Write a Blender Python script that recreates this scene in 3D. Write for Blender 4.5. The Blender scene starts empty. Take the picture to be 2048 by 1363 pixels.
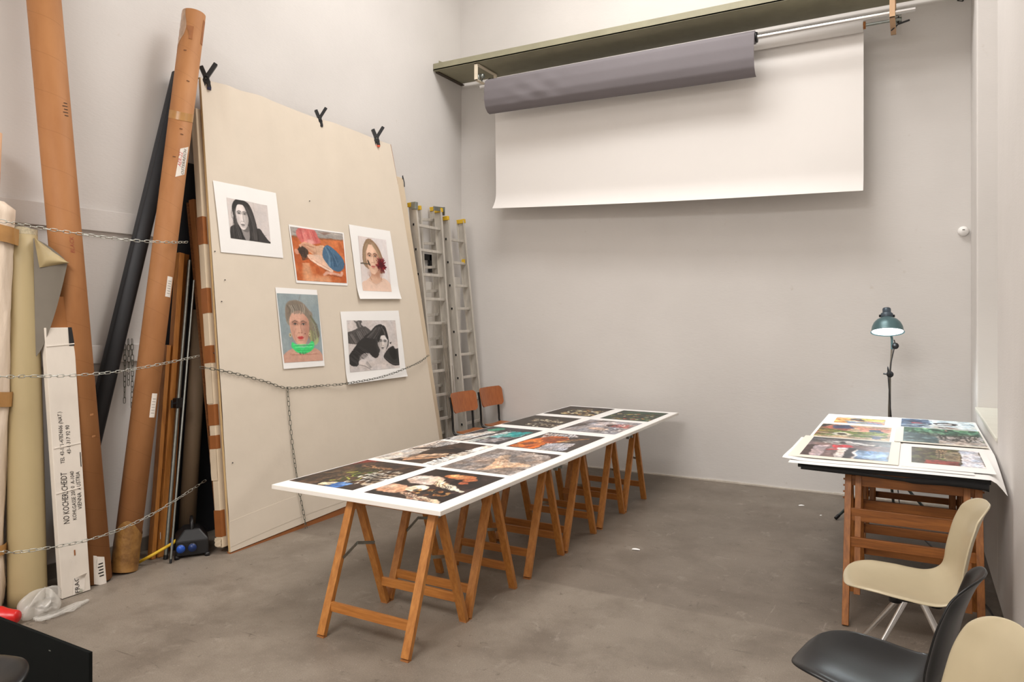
import bpy, bmesh, math, random
import numpy as np
from mathutils import Vector, Matrix
random.seed(7)
RNG = np.random.default_rng(7)
SC = bpy.context.scene
COL = SC.collection
PI = math.pi
V3 = Vector

# ------------------------------------------------------------------ camera
CAM_YAW = math.radians(29.03)
CAM_H = 1.78
FPX = 1445.0
HORIZON = 630.0
cam_d = bpy.data.cameras.new('camera')
cam_d.sensor_width = 36.0
cam_d.lens = FPX / 2048.0 * 36.0
cam_d.shift_y = -(681.5 - HORIZON) / 2048.0
cam_d.clip_end = 100
cam = bpy.data.objects.new('camera', cam_d)
COL.objects.link(cam)
cam.location = (0, 0, CAM_H)
cam.rotation_euler = (PI / 2, 0, CAM_YAW)
SC.camera = cam

# ------------------------------------------------------------------ world, light, exposure
world = bpy.data.worlds.new('world')
SC.world = world
world.use_nodes = True
world.node_tree.nodes['Background'].inputs[0].default_value = (1, 0.95, 0.88, 1)
world.node_tree.nodes['Background'].inputs[1].default_value = 0.05
SC.view_settings.view_transform = 'Standard'
SC.view_settings.look = 'None'
SC.view_settings.exposure = 0.0
SC.view_settings.gamma = 1.0
SC.view_settings.use_curve_mapping = False


def area(name, loc, sx, sy, power, col):
    d = bpy.data.lights.new(name, 'AREA')
    d.shape = 'RECTANGLE'
    d.size = sx
    d.size_y = sy
    d.energy = power
    d.color = col
    o = bpy.data.objects.new(name, d)
    o.location = loc
    COL.objects.link(o)
    return o


# ceiling light rows above the frame, then added fill lights
LAMP_COL = (1.0, 0.968, 0.94)
area('ceiling_or_fill_row', (-2.1, 5.0, 7.1), 3.2, 1.2, 142, LAMP_COL)
area('ceiling_or_fill_row', (-2.1, 6.0, 6.6), 3.2, 1.2, 80, LAMP_COL)
area('right_fill_light', (-0.9, 5.0, 5.2), 2.4, 1.0, 16, LAMP_COL)  # added fill with no fitting behind it, brightens the far walls
area('ceiling_or_fill_row', (-2.1, -2.0, 5.6), 3.2, 2.4, 435, LAMP_COL)  # added fill from behind the camera, lifts shadows and lower walls

# ------------------------------------------------------------------ measuring helpers: sight line of the photograph met with a wall, floor or table plane
_F = V3((-math.sin(CAM_YAW), math.cos(CAM_YAW), 0))
_R = V3((math.cos(CAM_YAW), math.sin(CAM_YAW), 0))
_C = V3((0, 0, CAM_H))


def PX(u, v, x=None, y=None, z=None):
    d = _F + _R * ((u - 1024.0) / FPX) + V3((0, 0, (HORIZON - v) / FPX))
    if x is not None:
        t = (x - _C.x) / d.x
    elif y is not None:
        t = (y - _C.y) / d.y
    else:
        t = (z - _C.z) / d.z
    return _C + d * t


# ------------------------------------------------------------------ colour + materials
def lin(c):
    return tuple(((x / 12.92) if x <= 0.04045 else ((x + 0.055) / 1.055) ** 2.4) for x in c)


def rgb(r, g, b):
    return lin((r / 255.0, g / 255.0, b / 255.0))


MATS = {}


def mat(name, col, rough=0.6, metal=0.0, var=0.0, vscale=6.0, stretch=(1, 1, 1), bump=0.0, bscale=60.0,
        col2=None, spec=0.5, detail=4.0, coat=0.0, bdist=0.01, vrough=0.0):
    if name in MATS:
        return MATS[name]
    m = bpy.data.materials.new(name)
    m.use_nodes = True
    nt = m.node_tree
    N, L = nt.nodes, nt.links
    b = N['Principled BSDF']
    b.inputs['Base Color'].default_value = (*col, 1)
    b.inputs['Roughness'].default_value = rough
    b.inputs['Metallic'].default_value = metal
    b.inputs['Specular IOR Level'].default_value = spec
    b.inputs['Coat Weight'].default_value = coat
    tc = N.new('ShaderNodeTexCoord')
    mp = N.new('ShaderNodeMapping')
    mp.inputs['Scale'].default_value = stretch
    L.new(tc.outputs['Object'], mp.inputs['Vector'])
    if var > 0 or col2 is not None:
        nz = N.new('ShaderNodeTexNoise')
        nz.inputs['Scale'].default_value = vscale
        nz.inputs['Detail'].default_value = detail
        nz.inputs['Roughness'].default_value = 0.6
        L.new(mp.outputs['Vector'], nz.inputs['Vector'])
        cr = N.new('ShaderNodeValToRGB')
        cr.color_ramp.elements[0].position = 0.3
        cr.color_ramp.elements[1].position = 0.7
        c2 = col2 if col2 is not None else tuple(max(0, x * (1 - var)) for x in col)
        c1 = col if col2 is not None else tuple(min(1, x * (1 + var * 0.6)) for x in col)
        cr.color_ramp.elements[0].color = (*c2, 1)
        cr.color_ramp.elements[1].color = (*c1, 1)
        L.new(nz.outputs['Fac'], cr.inputs['Fac'])
        L.new(cr.outputs['Color'], b.inputs['Base Color'])
        if vrough > 0:
            mr = N.new('ShaderNodeMapRange')
            mr.inputs['To Min'].default_value = rough - vrough
            mr.inputs['To Max'].default_value = rough + vrough
            L.new(nz.outputs['Fac'], mr.inputs['Value'])
            L.new(mr.outputs['Result'], b.inputs['Roughness'])
    if bump > 0:
        n2 = N.new('ShaderNodeTexNoise')
        n2.inputs['Scale'].default_value = bscale
        n2.inputs['Detail'].default_value = 6
        L.new(mp.outputs['Vector'], n2.inputs['Vector'])
        bp = N.new('ShaderNodeBump')
        bp.inputs['Strength'].default_value = bump
        bp.inputs['Distance'].default_value = bdist
        L.new(n2.outputs['Fac'], bp.inputs['Height'])
        L.new(bp.outputs['Normal'], b.inputs['Normal'])
    MATS[name] = m
    return m


def wall_mat():
    m = bpy.data.materials.new('painted_plaster')
    m.use_nodes = True
    nt = m.node_tree; N, L = nt.nodes, nt.links
    b = N['Principled BSDF']
    b.inputs['Roughness'].default_value = 0.75
    b.inputs['Specular IOR Level'].default_value = 0.25
    tc = N.new('ShaderNodeTexCoord')
    n1 = N.new('ShaderNodeTexNoise'); n1.inputs['Scale'].default_value = 1.3; n1.inputs['Detail'].default_value = 5
    L.new(tc.outputs['Object'], n1.inputs['Vector'])
    cr = N.new('ShaderNodeValToRGB')
    cr.color_ramp.elements[0].position = 0.3; cr.color_ramp.elements[0].color = (*rgb(210, 206, 202), 1)
    cr.color_ramp.elements[1].position = 0.7; cr.color_ramp.elements[1].color = (*rgb(216, 212, 208), 1)
    L.new(n1.outputs['Fac'], cr.inputs['Fac'])
    # small scuffs and chips in the paint
    n3 = N.new('ShaderNodeTexNoise'); n3.inputs['Scale'].default_value = 9; n3.inputs['Detail'].default_value = 8
    L.new(tc.outputs['Object'], n3.inputs['Vector'])
    c3 = N.new('ShaderNodeValToRGB')
    c3.color_ramp.elements[0].position = 0.71; c3.color_ramp.elements[0].color = (0, 0, 0, 1)
    c3.color_ramp.elements[1].position = 0.78; c3.color_ramp.elements[1].color = (0.35, 0.35, 0.35, 1)
    L.new(n3.outputs['Fac'], c3.inputs['Fac'])
    mx = N.new('ShaderNodeMix'); mx.data_type = 'RGBA'
    mx.inputs['B'].default_value = (*rgb(188, 178, 166), 1)
    L.new(c3.outputs['Color'], mx.inputs['Factor'])
    L.new(cr.outputs['Color'], mx.inputs['A'])
    L.new(mx.outputs['Result'], b.inputs['Base Color'])
    n2 = N.new('ShaderNodeTexNoise'); n2.inputs['Scale'].default_value = 28; n2.inputs['Detail'].default_value = 7
    mp = N.new('ShaderNodeMapping'); mp.inputs['Scale'].default_value = (1, 1, 3)
    L.new(tc.outputs['Object'], mp.inputs['Vector']); L.new(mp.outputs['Vector'], n2.inputs['Vector'])
    n4 = N.new('ShaderNodeTexNoise'); n4.inputs['Scale'].default_value = 2.2; n4.inputs['Detail'].default_value = 3
    L.new(tc.outputs['Object'], n4.inputs['Vector'])
    ad = N.new('ShaderNodeMath'); ad.operation = 'MULTIPLY_ADD'; ad.inputs[1].default_value = 6.0
    L.new(n4.outputs['Fac'], ad.inputs[0]); L.new(n2.outputs['Fac'], ad.inputs[2])
    bp = N.new('ShaderNodeBump'); bp.inputs['Strength'].default_value = 0.09; bp.inputs['Distance'].default_value = 0.01
    L.new(ad.outputs['Value'], bp.inputs['Height']); L.new(bp.outputs['Normal'], b.inputs['Normal'])
    return m


def floor_mat():
    m = bpy.data.materials.new('worn_concrete')
    m.use_nodes = True
    nt = m.node_tree; N, L = nt.nodes, nt.links
    b = N['Principled BSDF']
    tc = N.new('ShaderNodeTexCoord')
    co = tc.outputs['Object']

    def noise(scale, detail=6, rough=0.6, vec=None, dist=0.0):
        n = N.new('ShaderNodeTexNoise'); n.inputs['Scale'].default_value = scale
        n.inputs['Detail'].default_value = detail; n.inputs['Roughness'].default_value = rough
        n.inputs['Distortion'].default_value = dist
        L.new(vec or co, n.inputs['Vector'])
        return n.outputs['Fac']

    def ramp(fac, p0, c0, p1, c1):
        r = N.new('ShaderNodeValToRGB')
        r.color_ramp.elements[0].position = p0; r.color_ramp.elements[0].color = (*c0, 1)
        r.color_ramp.elements[1].position = p1; r.color_ramp.elements[1].color = (*c1, 1)
        L.new(fac, r.inputs['Fac'])
        return r.outputs['Color']

    def mix(fac, a, bb, mode='MIX'):
        x = N.new('ShaderNodeMix'); x.data_type = 'RGBA'; x.blend_type = mode
        if isinstance(fac, float): x.inputs['Factor'].default_value = fac
        else: L.new(fac, x.inputs['Factor'])
        for k, s in (('A', a), ('B', bb)):
            if isinstance(s, tuple): x.inputs[k].default_value = (*s, 1)
            else: L.new(s, x.inputs[k])
        return x.outputs['Result']

    big = ramp(noise(0.55, 5), 0.32, rgb(124, 114, 102), 0.68, rgb(148, 137, 124))
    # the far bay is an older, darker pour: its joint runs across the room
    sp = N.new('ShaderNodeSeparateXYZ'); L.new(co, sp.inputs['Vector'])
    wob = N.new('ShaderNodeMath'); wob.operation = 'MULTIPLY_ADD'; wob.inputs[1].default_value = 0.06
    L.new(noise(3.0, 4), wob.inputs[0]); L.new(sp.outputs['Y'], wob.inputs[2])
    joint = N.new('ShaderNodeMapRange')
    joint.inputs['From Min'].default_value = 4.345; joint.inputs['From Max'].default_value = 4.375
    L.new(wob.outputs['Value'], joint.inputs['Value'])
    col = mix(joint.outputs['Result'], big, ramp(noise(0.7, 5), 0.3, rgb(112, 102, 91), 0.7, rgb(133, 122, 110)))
    # mottling, stains, pale scuffs
    col = mix(ramp(noise(2.4, 8, 0.65), 0.44, (0, 0, 0), 0.66, (0.6, 0.6, 0.6)), col, rgb(98, 87, 76))
    col = mix(ramp(noise(5.5, 8, 0.7, dist=0.6), 0.58, (0, 0, 0), 0.70, (0.55, 0.55, 0.55)), col, rgb(160, 150, 137))
    col = mix(ramp(noise(11, 9, 0.7, dist=1.2), 0.61, (0, 0, 0), 0.69, (0.7, 0.7, 0.7)), col, rgb(80, 70, 60))
    col = mix(ramp(noise(70, 3, 0.6), 0.66, (0, 0, 0), 0.72, (0.45, 0.45, 0.45)), col, rgb(182, 174, 162))
    col = mix(ramp(noise(140, 2, 0.6), 0.35, (0.28, 0.28, 0.28), 0.6, (0, 0, 0)), col, rgb(80, 71, 62))
    # a few drag marks and scratches
    ms = N.new('ShaderNodeMapping'); ms.inputs['Scale'].default_value = (1.0, 9.0, 1.0); ms.inputs['Rotation'].default_value = (0, 0, 0.5)
    L.new(co, ms.inputs['Vector'])
    col = mix(ramp(noise(2.3, 7, 0.7, ms.outputs['Vector'], 0.8), 0.64, (0, 0, 0), 0.70, (0.65, 0.65, 0.65)), col, rgb(80, 70, 61))
    ms2 = N.new('ShaderNodeMapping'); ms2.inputs['Scale'].default_value = (7.0, 1.0, 1.0); ms2.inputs['Rotation'].default_value = (0, 0, 0.35)
    L.new(co, ms2.inputs['Vector'])
    col = mix(ramp(noise(1.9, 8, 0.7, ms2.outputs['Vector'], 0.5), 0.65, (0, 0, 0), 0.71, (0.4, 0.4, 0.4)), col, rgb(172, 162, 150))
    L.new(col, b.inputs['Base Color'])
    rr = N.new('ShaderNodeMapRange'); rr.inputs['To Min'].default_value = 0.36; rr.inputs['To Max'].default_value = 0.66
    L.new(noise(1.7, 6), rr.inputs['Value']); L.new(rr.outputs['Result'], b.inputs['Roughness'])
    bp = N.new('ShaderNodeBump'); bp.inputs['Strength'].default_value = 0.25; bp.inputs['Distance'].default_value = 0.004
    L.new(noise(26, 8, 0.65), bp.inputs['Height']); L.new(bp.outputs['Normal'], b.inputs['Normal'])
    return m


def tube_mat(name, c1, c2, seam, pitch=0.2, rad=0.09):
    """spiral-wound board: Z runs along the tube"""
    m = bpy.data.materials.new(name)
    m.use_nodes = True
    nt = m.node_tree; N, L = nt.nodes, nt.links
    b = N['Principled BSDF']; b.inputs['Roughness'].default_value = 0.62
    b.inputs['Specular IOR Level'].default_value = 0.3
    tc = N.new('ShaderNodeTexCoord'); sp = N.new('ShaderNodeSeparateXYZ')
    L.new(tc.outputs['Object'], sp.inputs['Vector'])
    at = N.new('ShaderNodeMath'); at.operation = 'ARCTAN2'
    L.new(sp.outputs['Y'], at.inputs[0]); L.new(sp.outputs['X'], at.inputs[1])
    an = N.new('ShaderNodeMath'); an.operation = 'MULTIPLY'; an.inputs[1].default_value = 1 / (2 * PI)
    L.new(at.outputs[0], an.inputs[0])
    zz = N.new('ShaderNodeMath'); zz.operation = 'MULTIPLY_ADD'; zz.inputs[1].default_value = 1 / pitch
    L.new(sp.outputs['Z'], zz.inputs[0]); L.new(an.outputs[0], zz.inputs[2])
    nzw = N.new('ShaderNodeTexNoise'); nzw.inputs['Scale'].default_value = 5
    L.new(tc.outputs['Object'], nzw.inputs['Vector'])
    z2 = N.new('ShaderNodeMath'); z2.operation = 'MULTIPLY_ADD'; z2.inputs[1].default_value = 0.05
    L.new(nzw.outputs['Fac'], z2.inputs[0]); L.new(zz.outputs[0], z2.inputs[2])
    fr = N.new('ShaderNodeMath'); fr.operation = 'FRACT'; L.new(z2.outputs[0], fr.inputs[0])
    r = N.new('ShaderNodeValToRGB')
    r.color_ramp.elements[0].position = 0.0; r.color_ramp.elements[0].color = (0.6, 0.6, 0.6, 1)
    r.color_ramp.elements[1].position = 0.014; r.color_ramp.elements[1].color = (0, 0, 0, 1)
    L.new(fr.outputs[0], r.inputs['Fac'])
    mp = N.new('ShaderNodeMapping'); mp.inputs['Scale'].default_value = (1, 1, 0.35)
    L.new(tc.outputs['Object'], mp.inputs['Vector'])
    n = N.new('ShaderNodeTexNoise'); n.inputs['Scale'].default_value = 7; n.inputs['Detail'].default_value = 7
    L.new(mp.outputs['Vector'], n.inputs['Vector'])
    cr = N.new('ShaderNodeValToRGB')
    cr.color_ramp.elements[0].position = 0.3; cr.color_ramp.elements[0].color = (*c2, 1)
    cr.color_ramp.elements[1].position = 0.7; cr.color_ramp.elements[1].color = (*c1, 1)
    L.new(n.outputs['Fac'], cr.inputs['Fac'])
    x = N.new('ShaderNodeMix'); x.data_type = 'RGBA'
    L.new(r.outputs['Color'], x.inputs['Factor']); L.new(cr.outputs['Color'], x.inputs['A'])
    x.inputs['B'].default_value = (*seam, 1)
    L.new(x.outputs['Result'], b.inputs['Base Color'])
    return m


def print_mat():
    m = bpy.data.materials.new('inkjet_print')
    m.use_nodes = True
    nt = m.node_tree
    b = nt.nodes['Principled BSDF']
    b.inputs['Roughness'].default_value = 0.42
    b.inputs['Specular IOR Level'].default_value = 0.35
    at = nt.nodes.new('ShaderNodeVertexColor')
    at.layer_name = 'ink'
    nt.links.new(at.outputs['Color'], b.inputs['Base Color'])
    return m


def emit_mat(name, col, strength):
    m = bpy.data.materials.new(name)
    m.use_nodes = True
    b = m.node_tree.nodes['Principled BSDF']
    b.inputs['Base Color'].default_value = (*col, 1)
    b.inputs['Emission Color'].default_value = (*col, 1)
    b.inputs['Emission Strength'].default_value = strength
    return m


def film_mat():
    m = bpy.data.materials.new('clear_film')
    m.use_nodes = True
    nt = m.node_tree
    b = nt.nodes['Principled BSDF']
    b.inputs['Base Color'].default_value = (0.75, 0.72, 0.66, 1)
    b.inputs['Roughness'].default_value = 0.2
    b.inputs['Alpha'].default_value = 0.38
    return m


WALL = wall_mat()
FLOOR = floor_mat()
PRINT = print_mat()
M_WHITE = mat('white_board', rgb(238, 233, 225), 0.5, var=0.02, vscale=4)
M_PAPER = mat('white_paper', rgb(243, 241, 238), 0.65, var=0.01, vscale=3, spec=0.3)
M_PINE = mat('pine_upright', rgb(190, 128, 62), 0.45, col2=rgb(158, 98, 42), vscale=14, stretch=(4, 4, 0.35), bump=0.1, bscale=60)
M_PINEX = mat('pine_cross', rgb(186, 122, 58), 0.45, col2=rgb(152, 92, 38), vscale=14, stretch=(0.35, 4, 4), bump=0.1, bscale=60)
M_PINED = mat('dark_pine_upright', rgb(166, 104, 47), 0.45, col2=rgb(124, 73, 28), vscale=14, stretch=(4, 4, 0.35))
M_PINEDX = mat('dark_pine_cross', rgb(160, 98, 43), 0.45, col2=rgb(116, 67, 26), vscale=14, stretch=(0.35, 4, 4))
M_STEEL = mat('galvanised_steel', rgb(150, 155, 150), 0.38, metal=0.9, var=0.15, vscale=30)
M_CHROME = mat('chrome', rgb(225, 225, 225), 0.12, metal=1.0)
M_ALU = mat('aluminium', rgb(206, 200, 190), 0.42, metal=0.3, var=0.16, vscale=9, stretch=(3, 3, 0.6))
M_BLACK = mat('black_plastic', rgb(22, 22, 24), 0.45)
M_BLKMET = mat('black_enamel', rgb(20, 20, 21), 0.3)
M_CREAM = mat('cream_paper', rgb(219, 207, 190), 0.75, var=0.03, vscale=2.2, spec=0.2, bump=0.12, bscale=9, bdist=0.02)
M_CREAM2 = mat('cream_paper_side', rgb(216, 198, 172), 0.75, var=0.06, vscale=4, spec=0.2)
M_TAPE = mat('brown_tape', rgb(150, 92, 50), 0.35, var=0.1, vscale=12)
M_TAPE2 = mat('tan_tape', rgb(178, 132, 78), 0.3, var=0.12, vscale=14)
M_KRAFT = mat('kraft_board', rgb(160, 106, 62), 0.7, var=0.12, vscale=5, spec=0.2)
M_CORR = mat('corrugated_edge', rgb(128, 84, 50), 0.85, col2=rgb(88, 54, 30), vscale=60, stretch=(1, 1, 1.2), spec=0.2)
M_WBOX = mat('white_board_box', rgb(225, 216, 204), 0.7, var=0.05, vscale=6, stretch=(1, 1, 0.4), bump=0.15, bscale=25)
M_INK = mat('black_ink', rgb(30, 27, 26), 0.5)
M_REDINK = mat('red_ink', rgb(190, 60, 60), 0.5)
M_LABEL = mat('white_label', rgb(230, 222, 212), 0.6, var=0.05, vscale=30)
M_OLIVE = mat('olive_vinyl', rgb(176, 158, 118), 0.5, var=0.06, vscale=3, stretch=(1, 1, 0.4))
M_GREYIN = mat('grey_vinyl_back', rgb(112, 104, 92), 0.6, var=0.08, vscale=5)
M_WRAP = mat('pale_wrap', rgb(226, 208, 188), 0.6, var=0.06, vscale=5, bump=0.55, bscale=7, bdist=0.03, stretch=(1.6, 1.6, 0.6))
M_BLKROLL = mat('black_paper_roll', rgb(40, 42, 46), 0.6, var=0.06, vscale=3)
M_BROWNROLL = mat('brown_grey_roll', rgb(132, 110, 86), 0.65, var=0.06, vscale=3)
M_FIELD = mat('olive_painted_steel', rgb(150, 146, 122), 0.5, var=0.1, vscale=5, bump=0.05, bscale=40)
M_GREYPAPER = mat('grey_backdrop_paper', rgb(118, 113, 116), 0.75, var=0.02, vscale=3, spec=0.2, bump=0.12, bscale=5, bdist=0.03)
M_WBACK = mat('white_backdrop_paper', rgb(226, 222, 218), 0.75, var=0.015, vscale=1.2, spec=0.2)
M_VENEER = mat('teak_plywood', rgb(172, 100, 50), 0.38, col2=rgb(146, 78, 36), vscale=9, stretch=(5, 5, 0.5), coat=0.2)
M_VENEERX = mat('teak_plywood_seat', rgb(176, 108, 56), 0.38, col2=rgb(150, 84, 40), vscale=9, stretch=(0.5, 5, 5), coat=0.2)
M_SHELL = mat('ivory_fibreglass', rgb(184, 171, 142), 0.32, var=0.03, vscale=8, coat=0.15)
M_SHELLB = mat('black_fibreglass', rgb(18, 18, 19), 0.30, spec=0.32, bump=0.04, bscale=90, bdist=0.003)
M_GREEN = mat('hammered_blue_green', rgb(84, 112, 116), 0.35, metal=0.3, var=0.06, vscale=20)
M_YELLOW = mat('yellow_plastic', rgb(212, 172, 40), 0.5)
M_BLUE = mat('blue_plastic', rgb(36, 84, 178), 0.4)
M_BLUEDK = mat('dark_blue_plastic', rgb(24, 48, 100), 0.4)
M_RED = mat('red_plastic', rgb(200, 30, 28), 0.35)
M_CHAIN2 = mat('dull_chain', rgb(116, 116, 106), 0.4, metal=0.8)
M_CHAIN = mat('zinc_chain', rgb(196, 198, 190), 0.32, metal=0.9)
M_FILM = film_mat()
M_DARKBOARD = mat('black_board', rgb(16, 18, 17), 0.9, var=0.1, vscale=4, spec=0.12)
M_CREAMMET = mat('cream_painted_metal', rgb(224, 212, 190), 0.5, var=0.06, vscale=20)


# ------------------------------------------------------------------ mesh building
FRAME = {}          # thing -> world matrix, so that parts can be given in world coordinates


def thicken(me, th):
    """give an open sheet two faces and a crisp cut edge"""
    nv = len(me.vertices); co = [v.co.copy() for v in me.vertices]; no = [v.normal.copy() for v in me.vertices]
    fs = [tuple(p.vertices) for p in me.polygons]; sm = [p.use_smooth for p in me.polygons]
    cnt = {}
    for f in fs:
        for a, b in zip(f, f[1:] + f[:1]):
            k = (min(a, b), max(a, b)); cnt[k] = cnt.get(k, 0) + 1
    V = [c + n * (th / 2) for c, n in zip(co, no)] + [c - n * (th / 2) for c, n in zip(co, no)]
    Fs = list(fs) + [tuple(i + nv for i in reversed(f)) for f in fs]; S = sm + sm
    for (a, b), c in cnt.items():
        if c == 1 and (co[a] - co[b]).length > 1e-7:
            o = len(V); V += [V[a], V[b], V[b + nv], V[a + nv]]; Fs.append((o, o + 1, o + 2, o + 3)); S.append(False)
    me.clear_geometry(); me.from_pydata([tuple(v) for v in V], [], Fs); me.polygons.foreach_set('use_smooth', S)


class MB:
    def __init__(s):
        s.v = []; s.f = []; s.sm = []

    def add(s, verts, faces, smooth=False):
        o = len(s.v)
        s.v += [V3(p) for p in verts]
        s.f += [tuple(i + o for i in f) for f in faces]
        s.sm += [smooth] * len(faces)
        return s

    def box(s, c, size, rot=None):
        c = V3(c); hx, hy, hz = size[0] / 2, size[1] / 2, size[2] / 2
        vs = [V3((x, y, z)) for x in (-hx, hx) for y in (-hy, hy) for z in (-hz, hz)]
        if rot is not None: vs = [rot @ p for p in vs]
        return s.add([c + p for p in vs], [(0, 1, 3, 2), (4, 6, 7, 5), (0, 4, 5, 1), (2, 3, 7, 6), (0, 2, 6, 4), (1, 5, 7, 3)])

    def hexa(s, p):      # 8 corners: bottom loop 0-3, top loop 4-7
        return s.add(p, [(3, 2, 1, 0), (4, 5, 6, 7), (0, 1, 5, 4), (1, 2, 6, 5), (2, 3, 7, 6), (3, 0, 4, 7)])

    def beam(s, p0, p1, w, d, side=(1, 0, 0)):
        """rectangular bar p0-p1; w measured along `side`, d across"""
        p0, p1 = V3(p0), V3(p1)
        ax = (p1 - p0).normalized(); sd = V3(side); sd = (sd - ax * sd.dot(ax)).normalized(); up = ax.cross(sd)
        q = [sd * (a * w / 2) + up * (b * d / 2) for a, b in ((-1, -1), (1, -1), (1, 1), (-1, 1))]
        return s.hexa([p0 + k for k in q] + [p1 + k for k in q])

    def tube(s, pts, r, n=8, cap=True, smooth=True, closed=False):
        pts = [V3(p) for p in pts]
        rs = r if isinstance(r, (list, tuple)) else [r] * len(pts)
        m = len(pts); rings = []; ref = None
        for i in range(m):
            if closed: t = pts[(i + 1) % m] - pts[i - 1]
            else: t = pts[min(i + 1, m - 1)] - pts[max(i - 1, 0)]
            t.normalize()
            if ref is None:
                ref = t.orthogonal().normalized()
            ref = (ref - t * ref.dot(t)).normalized()
            b = t.cross(ref)
            rings.append([pts[i] + (ref * math.cos(2 * PI * k / n) + b * math.sin(2 * PI * k / n)) * rs[i] for k in range(n)])
        vs = [p for ring in rings for p in ring]
        fs = []
        for i in range(m if closed else m - 1):
            j = (i + 1) % m
            for k in range(n):
                fs.append((i * n + k, i * n + (k + 1) % n, j * n + (k + 1) % n, j * n + k))
        s.add(vs, fs, smooth)
        if cap and not closed:
            s.add(rings[0], [tuple(reversed(range(n)))]); s.add(rings[-1], [tuple(range(n))])
        return s

    def lathe(s, prof, n=24, M=None, smooth=True, f=None):
        """prof: list of (r, z); f(angle, z, r) may move the radius"""
        vs = []
        for r, z in prof:
            for k in range(n):
                a = 2 * PI * k / n
                rr = f(a, z, r) if f else r
                p = V3((rr * math.cos(a), rr * math.sin(a), z))
                vs.append(M @ p if M is not None else p)
        fs = []
        for i in range(len(prof) - 1):
            for k in range(n):
                fs.append((i * n + k, i * n + (k + 1) % n, (i + 1) * n + (k + 1) % n, (i + 1) * n + k))
        return s.add(vs, fs, smooth)

    def grid(s, fn, nu, nv, smooth=True):
        vs = [fn(i / nu, j / nv) for j in range(nv + 1) for i in range(nu + 1)]
        fs = [(j * (nu + 1) + i, j * (nu + 1) + i + 1, (j + 1) * (nu + 1) + i + 1, (j + 1) * (nu + 1) + i) for j in range(nv) for i in range(nu)]
        return s.add(vs, fs, smooth)

    def prism(s, outline, d):
        """flat outline (3D points) thickened by vector d"""
        n = len(outline); o = [V3(p) for p in outline]; d = V3(d)
        return s.add(o + [p + d for p in o], [tuple(reversed(range(n))), tuple(range(n, 2 * n))] + [(i, (i + 1) % n, n + (i + 1) % n, n + i) for i in range(n)])

    def build(s, name, m, parent=None, local=False, bevel=0.0, seg=2, solid=0.0, sub=0, off=0.0):
        me = bpy.data.meshes.new(name)
        vs = s.v
        root = parent
        while root is not None and root not in FRAME: root = root.parent
        if root is not None and not local:
            I = FRAME[root].inverted(); vs = [I @ p for p in vs]
        me.from_pydata([tuple(p) for p in vs], [], s.f)
        me.polygons.foreach_set('use_smooth', s.sm)
        if solid and not sub:
            thicken(me, solid); solid = 0.0
        bm = bmesh.new(); bm.from_mesh(me); bmesh.ops.recalc_face_normals(bm, faces=bm.faces); bm.to_mesh(me); bm.free()
        me.materials.append(m)
        o = bpy.data.objects.new(name, me)
        COL.objects.link(o)
        if parent is not None: o.parent = parent
        if solid:
            q = o.modifiers.new('thickness', 'SOLIDIFY'); q.thickness = solid; q.offset = off
        if bevel:
            q = o.modifiers.new('bevel', 'BEVEL'); q.width = bevel; q.segments = seg; q.limit_method = 'ANGLE'
        if sub:
            q = o.modifiers.new('subdivision', 'SUBSURF'); q.levels = sub; q.render_levels = sub
        return o


def thing(name, label, cat, loc=(0, 0, 0), rotz=0.0, group=None, M=None):
    o = bpy.data.objects.new(name, None)
    o.empty_display_size = 0.1
    COL.objects.link(o)
    if M is None:
        M = Matrix.Translation(V3(loc)) @ Matrix.Rotation(rotz, 4, 'Z')
    o.matrix_world = M
    o.location = M.to_translation(); o.rotation_euler = M.to_euler()
    FRAME[o] = M.copy()
    return tag(o, label, cat, group)


def tag(o, label, cat, group=None):
    o['label'] = label; o['category'] = cat
    if group: o['group'] = group
    return o


def struct(o, label=None):
    o['kind'] = 'structure'
    if label: o['label'] = label
    return o


def dup(root, M, label, group=None):
    def cp(o, parent):
        c = o.copy(); COL.objects.link(c); c.parent = parent
        for ch in o.children: cp(ch, c)
        return c
    r = root.copy(); COL.objects.link(r)
    r.location = M.to_translation(); r.rotation_euler = M.to_euler()
    FRAME[r] = M.copy()
    r['label'] = label
    if group: r['group'] = group
    for ch in root.children: cp(ch, r)
    return r


def axisM(p0, p1, twist=0.0):
    """frame with Z along p0->p1, origin at p0, X turned towards the room (+X world)"""
    p0, p1 = V3(p0), V3(p1)
    z = (p1 - p0).normalized(); x = V3((1, 0, 0)); x = (x - z * x.dot(z)).normalized(); y = z.cross(x)
    M = Matrix((x, y, z)).transposed().to_4x4(); M.translation = p0
    return M @ Matrix.Rotation(twist, 4, 'Z')


def text_mesh(txt, size, shear=0.0):
    cu = bpy.data.curves.new('t', 'FONT')
    cu.body = txt; cu.size = size; cu.shear = shear; cu.resolution_u = 2; cu.offset = size * 0.0
    ob = bpy.data.objects.new('t', cu)
    COL.objects.link(ob)
    dg = bpy.context.evaluated_depsgraph_get(); dg.update()
    me = bpy.data.meshes.new_from_object(ob.evaluated_get(dg))
    vs = [v.co.copy() for v in me.vertices]; fs = [tuple(p.vertices) for p in me.polygons]
    bpy.data.objects.remove(ob); bpy.data.curves.remove(cu); bpy.data.meshes.remove(me)
    return vs, fs


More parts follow.
